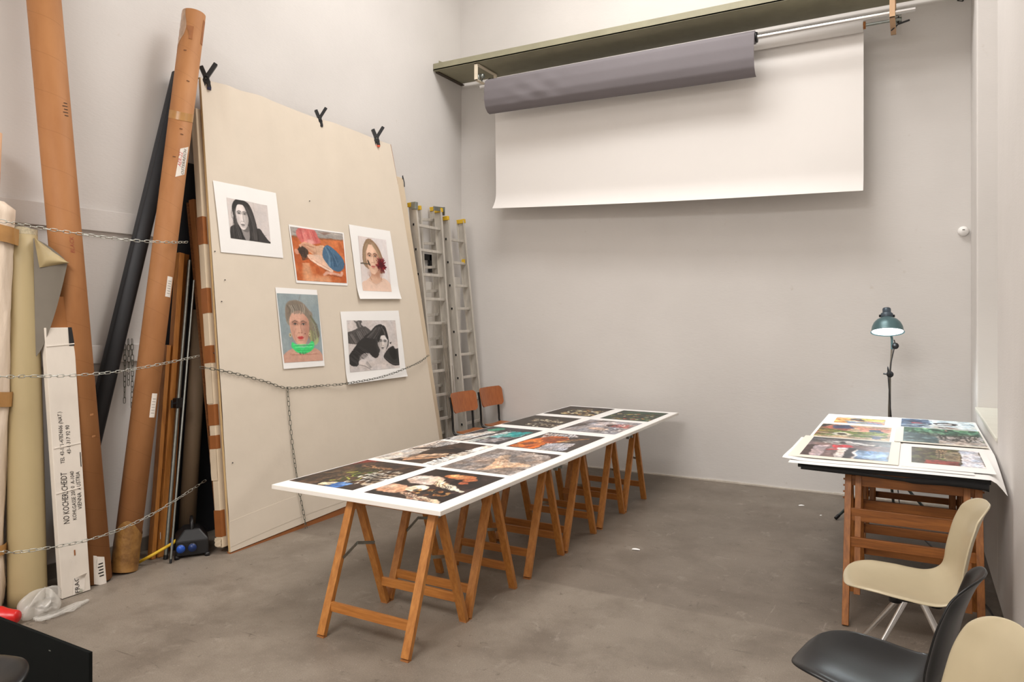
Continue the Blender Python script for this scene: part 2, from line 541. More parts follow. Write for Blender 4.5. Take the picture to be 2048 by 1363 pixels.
# ------------------------------------------------------------------ picture printing: colours for the points of a print
class Pic:
    def __init__(s, w, h, bg):
        s.w, s.h = w, h
        s.a = np.empty((h, w, 3)); s.a[:] = np.array(bg) / 255.0
        s.U, s.V = np.meshgrid((np.arange(w)) / (w - 1), (np.arange(h)) / (h - 1))

    def _put(s, mask, col, al=1.0):
        mk = np.clip(mask, 0, 1)[..., None] * al
        s.a = s.a * (1 - mk) + np.array(col) / 255.0 * mk
        return s

    def ell(s, cx, cy, rx, ry, col, rot=0.0, soft=0.12, al=1.0):
        c, q = math.cos(rot), math.sin(rot); x = s.U - cx; y = s.V - cy
        d = np.sqrt(((x * c + y * q) / rx) ** 2 + ((-x * q + y * c) / ry) ** 2)
        return s._put((1 - d) / max(soft, 1e-3) + 0.5, col, al)

    def poly(s, pts, col, al=1.0):
        ins = np.zeros(s.U.shape, bool); n = len(pts)
        for i in range(n):
            x1, y1 = pts[i]; x2, y2 = pts[(i + 1) % n]
            cond = ((y1 > s.V) != (y2 > s.V))
            xi = (x2 - x1) * (s.V - y1) / ((y2 - y1) if abs(y2 - y1) > 1e-9 else 1e-9) + x1
            ins ^= cond & (s.U < xi)
        return s._put(ins.astype(float), col, al)

    def rect(s, x0, y0, x1, y1, col, al=1.0):
        return s._put(((s.U >= x0) & (s.U <= x1) & (s.V >= y0) & (s.V <= y1)).astype(float), col, al)

    def line(s, pts, w, col, al=1.0):
        d = np.full(s.U.shape, 9.0)
        for (x1, y1), (x2, y2) in zip(pts[:-1], pts[1:]):
            dx, dy = x2 - x1, y2 - y1; L = dx * dx + dy * dy + 1e-9
            t = np.clip(((s.U - x1) * dx + (s.V - y1) * dy) / L, 0, 1)
            d = np.minimum(d, np.hypot(s.U - x1 - t * dx, s.V - y1 - t * dy))
        return s._put((w - d) / (w * 0.5) + 0.5, col, al)

    def fld(s, nx, ny):
        g = RNG.random((ny + 2, nx + 2)); x = s.U * nx; y = s.V * ny
        i = x.astype(int); j = y.astype(int); fx = x - i; fy = y - j
        fx = fx * fx * (3 - 2 * fx); fy = fy * fy * (3 - 2 * fy)
        return (g[j, i] * (1 - fx) + g[j, i + 1] * fx) * (1 - fy) + (g[j + 1, i] * (1 - fx) + g[j + 1, i + 1] * fx) * fy

    def blot(s, nx, ny, th, col, al=1.0, box=None, soft=0.1):
        m = (s.fld(nx, ny) - th) / soft
        if box is not None:
            m = m * ((s.U > box[0]) & (s.U < box[2]) & (s.V > box[1]) & (s.V < box[3]))
        return s._put(m, col, al)

    def grain(s, amt, nx=None, ny=None):
        f = s.fld(nx or s.w // 2, ny or s.h // 2) - 0.5
        s.a = np.clip(s.a * (1 + amt * f[..., None]), 0, 1)
        return s

    def blob(s, pts, col, al=1.0, n=6):
        """closed smooth outline"""
        out = []; m = len(pts)
        for i in range(m):
            a, b, c, d = (np.array(pts[(i + k) % m], float) for k in (-1, 0, 1, 2))
            for k in range(n):
                u = k / n
                out.append(tuple(0.5 * ((2 * b) + (c - a) * u + (2 * a - 5 * b + 4 * c - d) * u * u + (3 * b - a - 3 * c + d) * u ** 3)))
        return s.poly(out, col, al)

    def hair(s, roots, tips, n, cols, w=0.003, al=0.7, bend=0.0):
        for k in range(n):
            f = (k + random.random()) / n; q = random.random() * 0.15
            x0, y0 = (roots[0][i] * (1 - f) + roots[1][i] * f for i in (0, 1)); x1, y1 = (tips[0][i] * (1 - f) + tips[1][i] * f for i in (0, 1))
            mx, my = (x0 + x1) / 2 + bend + random.uniform(-.01, .01), (y0 + y1) / 2
            s.line([(x0 + (x1 - x0) * q, y0 + (y1 - y0) * q), (mx, my), (x1, y1)], w, random.choice(cols), al)
        return s

    def face(s, cx, cy, rx, ry, skin, dark, lip, brow=None, iris=(50, 40, 34), ey=-0.22, my=0.60, tilt=0.0, side=1):
        brow = brow or dark
        lite = tuple(min(255, c + 16) for c in skin); mid = tuple(c * 0.6 + 225 * 0.4 for c in skin)
        P = lambda a, b: (cx + a * rx - b * ry * tilt * 0.5, cy + b * ry + a * rx * tilt)
        E = lambda a, b, w, h, col, soft, al: s.ell(*P(a, b), w * rx, h * ry, col, soft=soft, al=al)
        s.blob([P(-0.55, -0.92), P(0.55, -0.92), P(0.96, -0.45), P(0.95, 0.1), P(0.78, 0.55), P(0.40, 0.93), P(0.0, 1.04), P(-0.40, 0.93), P(-0.78, 0.55), P(-0.95, 0.1), P(-0.96, -0.45)], skin)
        E(0.75 * side, 0.15, 0.45, 0.9, dark, 1.3, 0.40)
        E(-0.72 * side, 0.45, 0.28, 0.5, dark, 1.4, 0.20)
        E(-0.2 * side, -0.6, 0.6, 0.25, lite, 1.2, 0.6)
        for k in (-1, 1):
            E(k * 0.42, ey - 0.05, 0.34, 0.12, dark, 1.3, 0.55)
            E(k * 0.42, ey, 0.19, 0.045, mid, 0.5, 0.9)
            E(k * 0.42, ey - 0.005, 0.09, 0.052, iris, 0.5, 1.0)
            s.line([P(k * 0.20, ey + 0.005), P(k * 0.40, ey - 0.05), P(k * 0.64, ey)], ry * 0.016, iris, 0.85)
            s.line([P(k * 0.18, ey - 0.14), P(k * 0.42, ey - 0.19), P(k * 0.70, ey - 0.11)], ry * 0.030, brow, 0.85)
            E(k * 0.12, my - 0.27, 0.07, 0.025, dark, 0.6, 0.8)
            s.line([P(k * 0.24, my - 0.30), P(k * 0.42, my - 0.04)], ry * 0.014, dark, 0.30)
        s.line([P(0.13 * side, ey + 0.02), P(0.12 * side, my - 0.5), P(0.20 * side, my - 0.29)], ry * 0.034, dark, 0.36)
        s.line([P(-0.03 * side, ey + 0.05), P(-0.03 * side, my - 0.34)], ry * 0.024, lite, 0.7)
        E(0, my - 0.02, 0.31, 0.045, lip, 0.6, 1.0); E(0, my + 0.04, 0.25, 0.05, lip, 0.7, 1.0)
        s.line([P(-0.32, my + 0.01), P(0, my + 0.005), P(0.32, my + 0.01)], ry * 0.012, dark, 0.85)
        E(0, my + 0.15, 0.24, 0.04, dark, 1.1, 0.40)
        return s

    def photo(s, amp=0.022, tex=0.5):
        """loosen drawn edges and add tonal texture, as in a photograph"""
        fx = (s.fld(8, 7) - 0.5) * 2 * amp + (s.fld(28, 24) - 0.5) * amp * 1.4; fy = (s.fld(8, 7) - 0.5) * 2 * amp + (s.fld(28, 24) - 0.5) * amp * 1.4
        i = np.clip(np.rint((s.U + fx) * (s.w - 1)), 0, s.w - 1).astype(int); j = np.clip(np.rint((s.V + fy) * (s.h - 1)), 0, s.h - 1).astype(int)
        a = s.a[j, i]
        for n, k in ((5, 0.5), (13, 0.6), (31, 0.6), (64, 0.5)):
            a = a * (1 + tex * k * (s.fld(n, n) - 0.5)[..., None])
        tint = (s.fld(9, 8) - 0.5) * tex * 0.22
        a[..., 0] *= 1 + tint; a[..., 2] *= 1 - tint
        b = np.pad(a, ((1, 1), (1, 1), (0, 0)), 'edge')
        a = a * 0.44 + (b[:-2, 1:-1] + b[2:, 1:-1] + b[1:-1, :-2] + b[1:-1, 2:]) * 0.14
        s.a = np.clip(a, 0, 1)
        return s

    def colors(s):
        a = np.clip(s.a, 0, 1)
        l = np.where(a <= 0.04045, a / 12.92, ((a + 0.055) / 1.055) ** 2.4)
        out = np.ones((s.h, s.w, 4)); out[..., :3] = l
        return out.reshape(-1).astype(np.float32)


def printed(name, pic, fn, parent):
    """a fine sheet carrying the picture; fn(u, v) gives the world point (u right, v down)"""
    root = parent
    while root not in FRAME: root = root.parent
    I = FRAME[root].inverted()
    w, h = pic.w, pic.h
    vs = [tuple(I @ fn(i / (w - 1), j / (h - 1))) for j in range(h) for i in range(w)]
    fs = [(j * w + i, (j + 1) * w + i, (j + 1) * w + i + 1, j * w + i + 1) for j in range(h - 1) for i in range(w - 1)]
    me = bpy.data.meshes.new(name); me.from_pydata(vs, [], fs)
    me.polygons.foreach_set('use_smooth', [True] * len(fs))
    at = me.color_attributes.new('ink', 'FLOAT_COLOR', 'POINT')
    at.data.foreach_set('color', pic.colors())
    me.materials.append(PRINT)
    o = bpy.data.objects.new(name, me); COL.objects.link(o); o.parent = parent
    return o


# ================================================================== THE ROOM
XL, XR, YB, YF, ZC = -5.10, 0.465, 7.84, -4.0, 7.4
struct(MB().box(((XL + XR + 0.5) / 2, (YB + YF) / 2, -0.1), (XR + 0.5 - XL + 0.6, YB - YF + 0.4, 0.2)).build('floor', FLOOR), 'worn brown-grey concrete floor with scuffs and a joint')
struct(MB().box(((XL + XR) / 2, YB + 0.1, ZC / 2), (XR - XL + 1.2, 0.2, ZC)).build('wall_back', WALL), 'off-white painted back wall')
struct(MB().box((XL - 0.1, (YB + YF) / 2, ZC / 2), (0.2, YB - YF, ZC)).build('wall_left', WALL), 'off-white painted left wall')
struct(MB().box(((XL + XR) / 2, YF - 0.1, ZC / 2), (XR - XL + 1.2, 0.2, ZC)).build('wall_front', WALL))
struct(MB().box(((XL + XR) / 2, (YB + YF) / 2, ZC + 0.1), (XR - XL + 1.4, YB - YF + 0.4, 0.2)).build('ceiling', WALL))
# right wall with its deep window niche
NY0, NY1, NZ0, NZ1, ND = 5.46, 7.18, 0.985, 5.4, 0.42
wr = MB()
wr.box((XR + 0.3, (YF + NY0) / 2, ZC / 2), (0.6, NY0 - YF, ZC))
wr.box((XR + 0.3, (NY1 + YB) / 2, ZC / 2), (0.6, YB - NY1, ZC))
wr.box((XR + 0.3, (NY0 + NY1) / 2, NZ0 / 2), (0.6, NY1 - NY0, NZ0))
wr.box((XR + 0.3, (NY0 + NY1) / 2, (NZ1 + ZC) / 2), (0.6, NY1 - NY0, ZC - NZ1))
wr.box((XR + (ND + 0.6) / 2, (NY0 + NY1) / 2, (NZ0 + NZ1) / 2), (0.6 - ND, NY1 - NY0, NZ1 - NZ0))
struct(wr.build('wall_right', WALL, bevel=0.012), 'off-white right wall with a deep niche')
struct(MB().box((XR + ND / 2 - 0.006, (NY0 + NY1) / 2, NZ0 + 0.012), (ND + 0.012, NY1 - NY0 - 0.004, 0.03)).build('trim_1', mat('sill_paint', rgb(214, 212, 200), 0.45, var=0.05, vscale=8), bevel=0.008), 'pale green-white sill in the niche of the right wall')
# rails along the left wall, skirting
for k, (z0, z1) in enumerate(((2.378, 2.533), (1.437, 1.565))):
    struct(MB().box((XL + 0.016, 0.9, (z0 + z1) / 2), (0.032, 5.3, z1 - z0)).build('trim_%d' % (k + 2), WALL, bevel=0.004), 'white painted wooden rail on the left wall, %s of two' % ('upper', 'lower')[k])
struct(MB().box((XL + 0.01, -0.2, 0.05), (0.02, 7.5, 0.10)).build('baseboard_left', mat('grey_skirting', rgb(120, 112, 102), 0.6, var=0.1)))
bb = MB()
prev = XL + 0.05
while prev < XR - 0.05:
    w = random.uniform(0.12, 0.4); h = random.uniform(0.008, 0.022)
    bb.box((prev + w / 2, YB - 0.006, h / 2), (w + 0.01, 0.014 + random.uniform(-0.004, 0.004), h)); prev += w
struct(bb.build('baseboard_back', mat('old_caulk', rgb(205, 196, 184), 0.8, var=0.15, vscale=14)), 'uneven bead of old caulk along the foot of the back wall')

# ------------------------------------------------------------------ steel shelf beam over the backdrop rolls
SH0, SH1, SHZ = 7.21, 7.80, 4.745
sh = thing('shelf_beam', 'long olive-grey steel shelf beam running high across the back wall', 'shelf', (XL, SH0, SHZ))
x0, x1 = XL + 0.004, XR - 0.005
MB().box(((x0 + x1) / 2, (SH0 + SH1) / 2, SHZ + 0.012), (x1 - x0, SH1 - SH0, 0.016)).build('shelf_plate', M_FIELD, sh)
MB().box(((x0 + x1) / 2, SH0 + 0.006, SHZ + 0.045), (x1 - x0, 0.012, 0.085)).build('front_flange', M_FIELD, sh, bevel=0.003)
MB().box((x0 + 0.02, (SH0 + 0.05 + YB) / 2, SHZ - 0.004), (0.05, YB - SH0 - 0.06, 0.012)).build('wall_angle', mat('rusty_dark_steel', rgb(70, 58, 44), 0.6, var=0.2), sh)
MB().prism([(x0 + 0.06, SH0 + 0.03, SHZ + 0.085), (x0 + 0.14, SH0 + 0.03, SHZ + 0.085), (x0 + 0.06, SH0 + 0.03, SHZ + 0.125)], (0, 0.01, 0)).build('gusset', M_FIELD, sh)


def bracket(x, name, label, m, low):
    """three-sided hanger under the shelf: two drops and a foot"""
    t = thing(name, label, 'bracket', (x, SH0 + 0.03, SHZ), group='backdrop hangers')
    y0, y1, zb = SH0 + 0.02, 7.69, SHZ - low
    MB().box((x, (y0 + y1) / 2, SHZ - 0.006), (0.045, y1 - y0, 0.012)).build('top_strap', m, t, bevel=0.002)
    MB().box((x, y0 + 0.006, (SHZ + zb) / 2), (0.045, 0.012, SHZ - zb)).build('front_drop', m, t, bevel=0.002)
    MB().box((x, y1 - 0.006, (SHZ + zb) / 2), (0.045, 0.012, SHZ - zb)).build('rear_drop', m, t, bevel=0.002)
    MB().box((x, (y0 + y1) / 2, zb + 0.006), (0.045, y1 - y0, 0.012)).build('foot_strap', m, t, bevel=0.002)
    for yy, zz in ((7.30, zb + 0.05), (7.52, zb + 0.06)):
        hk = MB()
        hk.tube([(x + 0.02, yy - 0.03, zz - 0.04), (x + 0.02, yy - 0.045, zz + 0.01), (x + 0.02, yy, zz + 0.04), (x + 0.02, yy + 0.045, zz + 0.01), (x + 0.02, yy + 0.03, zz - 0.04)], 0.009, 8)
        hk.build('roll_hook', M_STEEL, t)
        MB().lathe([(0, -0.02), (0.028, -0.02), (0.028, 0.02), (0, 0.02)], 14, Matrix.Translation((x + 0.05, yy, zz + 0.01)) @ Matrix.Rotation(PI / 2, 4, 'Y')).build('drive_wheel', M_STEEL, t)
    return t


bracket(-4.50, 'backdrop_bracket', 'cream metal bracket under the left end of the shelf beam', M_CREAMMET, 0.20)
bracket(-0.16, 'backdrop_bracket', 'tan bracket under the right end of the shelf beam, a crank hanging from it', mat('tan_strap', rgb(196, 160, 124), 0.6), 0.33)

# ------------------------------------------------------------------ white seamless backdrop
WY, WZ, WR = 7.47, 4.475, 0.058
W0, W1 = -4.41, -0.405
t = thing('white_backdrop', 'wide white paper backdrop hanging from its roll on the back wall', 'backdrop', (-2.4, WY, 3.0))
Rx = Matrix.Rotation(PI / 2, 4, 'Y')
MB().lathe([(0.03, 0), (WR, 0), (WR, W1 - W0), (0.03, W1 - W0)], 32, Matrix.Translation((W0, WY, WZ)) @ Rx).build('paper_roll', M_WBACK, t)
MB().lathe([(0.018, -0.01), (0.034, -0.01), (0.034, W1 - W0 + 0.02), (0.018, W1 - W0 + 0.02)], 20, Matrix.Translation((W0, WY, WZ)) @ Rx).build('core_tube', M_KRAFT, t)
MB().tube([(W0 - 0.12, WY, WZ), (-0.1, WY, WZ)], 0.013, 10).build('axle', M_STEEL, t)


def wdrop(u, v):
    x = W0 + (W1 - W0) * u
    zb = 3.066 - 0.128 * u - 0.03 * math.sin(PI * u) * 0.6
    z = WZ + (zb - WZ) * v
    curl = max(0, (v - 0.86) / 0.14)
    y = WY + WR - 0.002 + 0.010 * math.sin(9 * u + 2.0 * v) * v * (1 - u * 0.6) - 0.06 * curl ** 2 + 0.02 * math.sin(5 * u + 1) * v
    return V3((x - 0.02 * curl ** 2 * (1 - u) ** 8, y, z))


MB().grid(wdrop, 90, 60).build('hanging_paper', M_WBACK, t, solid=0.0015)

# ------------------------------------------------------------------ grey backdrop, rolled nearly all the way up
GY, GZ = 7.26, 4.47
G0, G1 = -4.36, -1.335
t = thing('grey_backdrop', 'narrower grey paper backdrop rolled up in front of the white one', 'backdrop', (-2.8, GY, 4.3))
MB().lathe([(0.03, 0), (0.062, 0), (0.062, G1 - G0), (0.03, G1 - G0)], 32, Matrix.Translation((G0, GY + 0.01, GZ)) @ Rx).build('paper_roll', M_GREYPAPER, t)
MB().lathe([(0.0, 0), (0.05, 0), (0.05, 0.02), (0.0, 0.02)], 20, Matrix.Translation((G1 - 0.002, GY + 0.01, GZ)) @ Rx).build('end_plug', M_BLACK, t)


def gdrop(u, v):
    x = G0 + (G1 - G0) * u
    prof = [(0.0, GY - 0.01, GZ + 0.063), (0.12, GY - 0.055, GZ + 0.03), (0.35, GY - 0.075, GZ - 0.08), (0.6, GY - 0.075, GZ - 0.19), (0.8, GY - 0.05, GZ - 0.27), (0.92, GY + 0.0, GZ - 0.315), (1.0, GY + 0.05, GZ - 0.325)]
    for (a, y0, z0), (b, y1, z1) in zip(prof[:-1], prof[1:]):
        if v <= b + 1e-9:
            k = (v - a) / (b - a); k = k if v < 0.99 else 1.0
            y = y0 + (y1 - y0) * k; z = z0 + (z1 - z0) * k; break
    z -= 0.045 * (u) * v
    wr = math.exp(-((u - 0.22) / 0.12) ** 2) * math.sin(v * PI) * (0.006 * math.sin(40 * u + 9 * v) + 0.004 * math.sin(63 * u - 14 * v + 1))
    return V3((x, y - wr + 0.006 * math.sin(7 * u + 3 * v) * v, z))


MB().grid(gdrop, 120, 26).build('hanging_paper', M_GREYPAPER, t, solid=0.0015)
MB().tube([(G0 - 0.1, GY + 0.01, GZ), (0.02, GY + 0.01, GZ)], 0.022, 14).build('core_pole', mat('silver_pole', rgb(208, 206, 204), 0.25, metal=0.9), t)
t = thing('crank_handle', 'small dark crank at the right end of the backdrop rolls', 'crank', (-0.12, 7.5, SHZ - 0.4))
c = PX(1797, 48, y=7.5)
MB().tube([c + V3((0.0, 0, 0.10)), c + V3((0, 0, 0.0)), c + V3((-0.06, 0, -0.05))], 0.006, 8).build('shaft', M_BLKMET, t)
MB().tube([c, c + V3((0.09, 0, 0.02))], 0.009, 8).build('grip', M_BLKMET, t)

# sensor by the corner
t = thing('wall_sensor', 'small white domed sensor near the right corner of the back wall', 'sensor', (0.40, YB, 2.553))
MB().lathe([(0, 0.0), (0.045, 0.0), (0.045, 0.02), (0.036, 0.042), (0.018, 0.056), (0, 0.06)], 20, Matrix.Translation((0.405, YB, 2.553)) @ Matrix.Rotation(PI / 2, 4, 'X')).build('dome', M_PAPER, t)
MB().box((0.405, YB - 0.056, 2.562), (0.02, 0.012, 0.006)).build('slot', M_BLACK, t)
t = MB().tube([(0.38, YB - 0.005, 4.72), (0.36, YB - 0.02, 4.68), (0.40, YB - 0.01, 4.67), (0.43, YB - 0.01, 4.73)], 0.006, 6).build('wire_hook', M_BLKMET)
tag(t, 'bent dark wire hook under the shelf at the top right corner', 'hook')


# ================================================================== LEFT WALL: leaning panels
def PROJ(p):
    q = V3(p) - _C; w = q.dot(_F)
    return (1024 + FPX * q.dot(_R) / w, HORIZON - FPX * q.z / w)


PBL = V3((-4.457, 3.693, 0.012)); PTL = PX(400, 152, x=-4.955); PTR = PX(782, 287, x=-4.955); PBR = V3((-4.52, 6.60, 0.11))
PN = (PBR - PBL).cross(PTL - PBL).normalized()
if PN.x < 0: PN = -PN


def pdisp(s, t):
    d = 0.006 * math.sin(5.2 * s + 2.1 * t + 0.6) * math.sin(3.3 * t + 0.4)
    d += 0.013 * math.exp(-((s - 0.10 - 0.18 * (1 - t)) / 0.035) ** 2) * max(0, t - 0.55) / 0.45
    d += 0.012 * math.exp(-((s - 0.24 - 0.10 * (1 - t)) / 0.05) ** 2) * max(0, t - 0.6) / 0.4
    d += 0.008 * math.exp(-((s - 0.62 + 0.05 * (1 - t)) / 0.05) ** 2) * max(0, t - 0.4) / 0.6
    d += 0.007 * math.exp(-((t - 0.3 - 0.25 * s) / 0.04) ** 2) * max(0, 0.5 - abs(s - 0.25)) * 0.9
    d += 0.007 * math.exp(-((t - 0.08 - 0.5 * s) / 0.03) ** 2) * max(0, 0.45 - s)
    return 1.7 * d


def PANEL(s, t, off=0.0, disp=True):
    p = (PBL * (1 - s) + PBR * s) * (1 - t) + (PTL * (1 - s) + PTR * s) * t
    p = p + PN * (off + (pdisp(s, t) if disp else 0))
    if t > 0.97: p = p - V3((0, 0, 0.012 * (0.5 + 0.5 * math.sin(s * PI * 2.2 * 2 + 1)) * (t - 0.97) / 0.03))
    return p


def PATCH(u, v):
    d = np.array(_F + _R * ((u - 1024.0) / FPX) + V3((0, 0, (HORIZON - v) / FPX)))
    a, b, c, e = (np.array(q) for q in (PBL, PBR, PTL, PTR)); C0 = np.array(_C)
    s = t = 0.5; k = 6.0
    for _ in range(25):
        P = (1 - t) * ((1 - s) * a + s * b) + t * ((1 - s) * c + s * e); r = P - C0 - k * d
        J = np.stack([(1 - t) * (b - a) + t * (e - c), (c - a) * (1 - s) + (e - b) * s, -d], 1)
        x = np.linalg.solve(J, -r); s += x[0]; t += x[1]; k += x[2]
    return s, t


t = thing('paper_covered_panel', 'tall panel covered in cream paper leaning on the left wall, photographs pinned to it', 'panel', PBL)
MB().hexa([PANEL(0.004, 0, -0.016, False), PANEL(0.996, 0, -0.016, False), PANEL(0.996, 0, -0.03, False), PANEL(0.004, 0, -0.03, False),
           PANEL(0.004, 0.996, -0.016, False), PANEL(0.996, 0.996, -0.016, False), PANEL(0.996, 0.996, -0.03, False), PANEL(0.004, 0.996, -0.03, False)]).build('board', M_KRAFT, t)
MB().grid(lambda u, v: PANEL(u, v, 0.004), 90, 110).build('paper_cover', M_CREAM, t, solid=0.003)
MB().grid(lambda u, v: PANEL(u, 1.0 + 0.0 * v, 0.004 - 0.034 * v) + V3((0, 0, 0.004 * math.sin(v * PI))), 60, 5).build('top_fold', M_CREAM, t, solid=0.002)
MB().grid(lambda u, v: PANEL(0.002 + 0.994 * u, 0.010 + 0.05 * v + 0.006 * math.sin(6 * u), 0.0062), 60, 4).build('hem', M_CREAM, t, solid=0.002)
MB().grid(lambda u, v: PANEL(0.998, v, 0.004 - 0.034 * u, False) + V3((0, 0.004 * math.sin(23 * v), 0)), 2, 60).build('right_wrap', M_TAPE, t, solid=0.002)
MB().grid(lambda u, v: PANEL(0.001, v, 0.006 - 0.02 * u, False) + V3((0, -0.003, 0)), 2, 60).build('left_wrap', mat('gold_paper_edge', rgb(206, 176, 128), 0.6), t, solid=0.001)
fs_ = [PANEL(q, 0.0, -0.004, False) for q in (0.0, 0.99)]
fb_ = [V3((p.x + 0.012, p.y, 0.0)) for p in fs_]
MB().hexa([fb_[0], fb_[1], fb_[1] + V3((-0.03, 0, 0)), fb_[0] + V3((-0.03, 0, 0)), fs_[0], fs_[1], fs_[1] + V3((-0.03, 0, 0)), fs_[0] + V3((-0.03, 0, 0))]).build('brown_foot_strip', M_TAPE, t)
for u, v in ((618, 402), (440, 603), (427, 503), (424, 706), (462, 925), (447, 560)):
    s, q = PATCH(u, v); p = PANEL(s, q, 0.008)
    MB().lathe([(0, 0), (0.005, 0.001), (0.004, 0.006), (0, 0.007)], 6, Matrix.Translation(p) @ Matrix.Rotation(PI / 2, 4, 'Y')).build('pin', M_BLKMET, t)

# second wrapped panel behind it
B2L = PANEL(-0.012, -0.002, -0.036, False); B2L.z = 0.0
T2L = PANEL(-0.012, 0.93, -0.036, False)
T2R = PX(806, 356, x=-4.99); B2R = V3((-4.62, 6.83, 0.0))
B2L.z = 0.0
N2 = PN
t = thing('taped_panel', 'cream wrapped panel with brown tape patches along its edge, behind the photograph panel', 'panel', B2L)
th2 = -0.065


def P2(s, q, off=0.0):
    return (B2L * (1 - s) + B2R * s) * (1 - q) + (T2L * (1 - s) + T2R * s) * q + N2 * off


MB().hexa([P2(0, 0.014), P2(1, 0.014), P2(1, 0.014, th2), P2(0, 0.014, th2), P2(0, 1), P2(1, 1), P2(1, 1, th2), P2(0, 1, th2)]).build('wrapped_board', M_CREAM2, t, bevel=0.006)


def q_of(fn, v, lo=0.0, hi=1.0):
    for _ in range(40):
        m = (lo + hi) / 2
        if PROJ(fn(m))[1] > v: lo = m
        else: hi = m
    return (lo + hi) / 2


for (ya, yb) in ((432, 487), (575, 625), (690, 725), (808, 850), (870, 897), (1020, 1073)):
    qa, qb = q_of(lambda q: P2(0, q), yb), q_of(lambda q: P2(0, q), ya)
    off = V3((0, -0.003, 0))
    MB().hexa([P2(0, qa, 0.002) + off, P2(0.012, qa, 0.003), P2(0.012, qa, th2 - 0.002), P2(0, qa, th2 - 0.002) + off,
               P2(0, qb, 0.002) + off, P2(0.012, qb, 0.003), P2(0.012, qb, th2 - 0.002), P2(0, qb, th2 - 0.002) + off]).build('tape_patch', M_TAPE, t)
for (ya, yb, dy) in ((1075, 1092, 0.02), (897, 960, 0.008), (725, 806, 0.006)):
    qa, qb = q_of(lambda q: P2(0, q), yb), q_of(lambda q: P2(0, q), ya)
    MB().grid(lambda u, v: P2(0, qa + (qb - qa) * v, th2 * (u * 1.05)) + V3((0, -0.004 - dy * abs(math.sin(3 * u + 7 * v)) * 0.4, 0)), 5, 8).build('torn_paper', M_CREAM2, t, solid=0.001)
MB().tube([P2(0.995, 0.995, 0.0), P2(0.997, 1.008, 0.006), P2(1.0, 0.985, 0.008), P2(0.998, 0.97, 0.006)], 0.005, 6).build('string_end', M_BLKMET, t)

# brown carton flat and a dark sheet added to blacken the gap behind
CB, CT = PX(437, 1075, z=0.0), PX(377, 400, x=-5.02)
CB = V3((-4.66, 3.77, 0.0))
t = thing('flattened_carton', 'tall flattened brown cardboard carton with corrugated edge, leaning beside the panels', 'cardboard', CB)
dY = V3((-0.02, 0.9, 0)); dX = V3((0.055, 0.0, 0.006))
MB().hexa([CB, CB + dX, CB + dX + dY, CB + dY, CT, CT + dX, CT + dX + dY, CT + dY]).build('carton_body', M_KRAFT, t, bevel=0.003)
MB().hexa([CB + V3((-0.012, -0.012, 0)), CB + V3((0.004, -0.012, 0)), CB + V3((0.004, 0.1, 0)), CB + V3((-0.012, 0.1, 0)),
           CT + V3((-0.012, -0.012, -0.02)), CT + V3((0.004, -0.012, -0.02)), CT + V3((0.004, 0.1, -0.02)), CT + V3((-0.012, 0.1, -0.02))]).build('corrugated_edge', M_CORR, t)
t = thing('dark_gap_sheet', 'tall black sheet added to darken the gap behind the cardboard carton', 'board', (-5.09, 3.6, 0))  # black sheet stands in for shade between panels and wall
a0, a1 = V3((-5.092, 3.60, 0)), V3((-5.092, 3.60, 3.0))
MB().hexa([a0, a0 + V3((0.015, 0, 0)), a0 + V3((0.015, 1.6, 0)), a0 + V3((0, 1.6, 0)), a1, a1 + V3((0.015, 0, 0)), a1 + V3((0.015, 1.6, 0)), a1 + V3((0, 1.6, 0))]).build('board', M_BLKROLL, t)

# ------------------------------------------------------------------ spring clamps along the top edge
def clamp(u, v, label, scale=1.0, flip=1, tip=M_BLACK):
    s, q = PATCH(u, v)
    p = PANEL(s, 0.992, 0.0, False)
    t = thing('spring_clamp', label, 'clamp', p, group='black spring clamps on the panel')
    d = V3((0.62, 0.78, 0)).normalized(); up = V3((0, 0, 1)); nrm = d.cross(up)
    k = scale
    P = lambda a, b: p + d * (a * k) + up * (b * k)
    for sg, out in ((1, 0.062), (-1, 0.034)):
        m = MB()
        m.beam(P(-0.022 * sg, -0.038), P(-0.014 * sg, 0.0), 0.036 * k, 0.024 * k, nrm)
        m.beam(P(-0.013 * sg, -0.004), P(0.006 * sg, 0.045), 0.040 * k, 0.034 * k, nrm)
        m.beam(P(0.004 * sg, 0.040), P(out * sg * flip if flip > 0 else out * sg, 0.125 + 0.015 * sg), 0.036 * k, 0.028 * k, nrm)
        m.build('jaw_arm', M_BLACK, t, bevel=0.003)
        MB().beam(P(-0.020 * sg, -0.048), P(-0.018 * sg, -0.030), 0.036 * k, 0.026 * k, nrm).build('jaw_pad', tip, t, bevel=0.003)
    MB().tube([P(0, 0.028) - nrm * 0.02 * k, P(0, 0.028) + nrm * 0.02 * k], 0.008 * k, 10).build('pivot_pin', M_STEEL, t)


clamp(412, 156, 'black spring clamp at the panel corner beside the cardboard tube', 1.15, tip=mat('navy_pad', rgb(30, 34, 70), 0.5))
clamp(638, 236, 'black spring clamp in the middle of the panel top edge', 1.0)
clamp(752, 277, 'black spring clamp with an orange pad nearest the panel right corner', 1.15, tip=mat('orange_pad', rgb(214, 90, 60), 0.5))


# ------------------------------------------------------------------ tubes and rolls
def zat(M, L, v):
    return q_of(lambda q: M @ V3((0, 0, q * L)), v) * L


def cyl_part(name, t, r, z0, z1, a0, a1, m, nz=6, na=12, fn=None):
    M = FRAME[t]; mb = MB()
    def f(u, w):
        a = math.radians(a0 + (a1 - a0) * u); z = z0 + (z1 - z0) * w
        rr = r
        if fn: a, z, rr = fn(u, w, a, z, r)
        return M @ V3((rr * math.cos(a), rr * math.sin(a), z))
    mb.grid(f, na, nz)
    return mb.build(name, m, t, solid=0.0006, off=1.0)


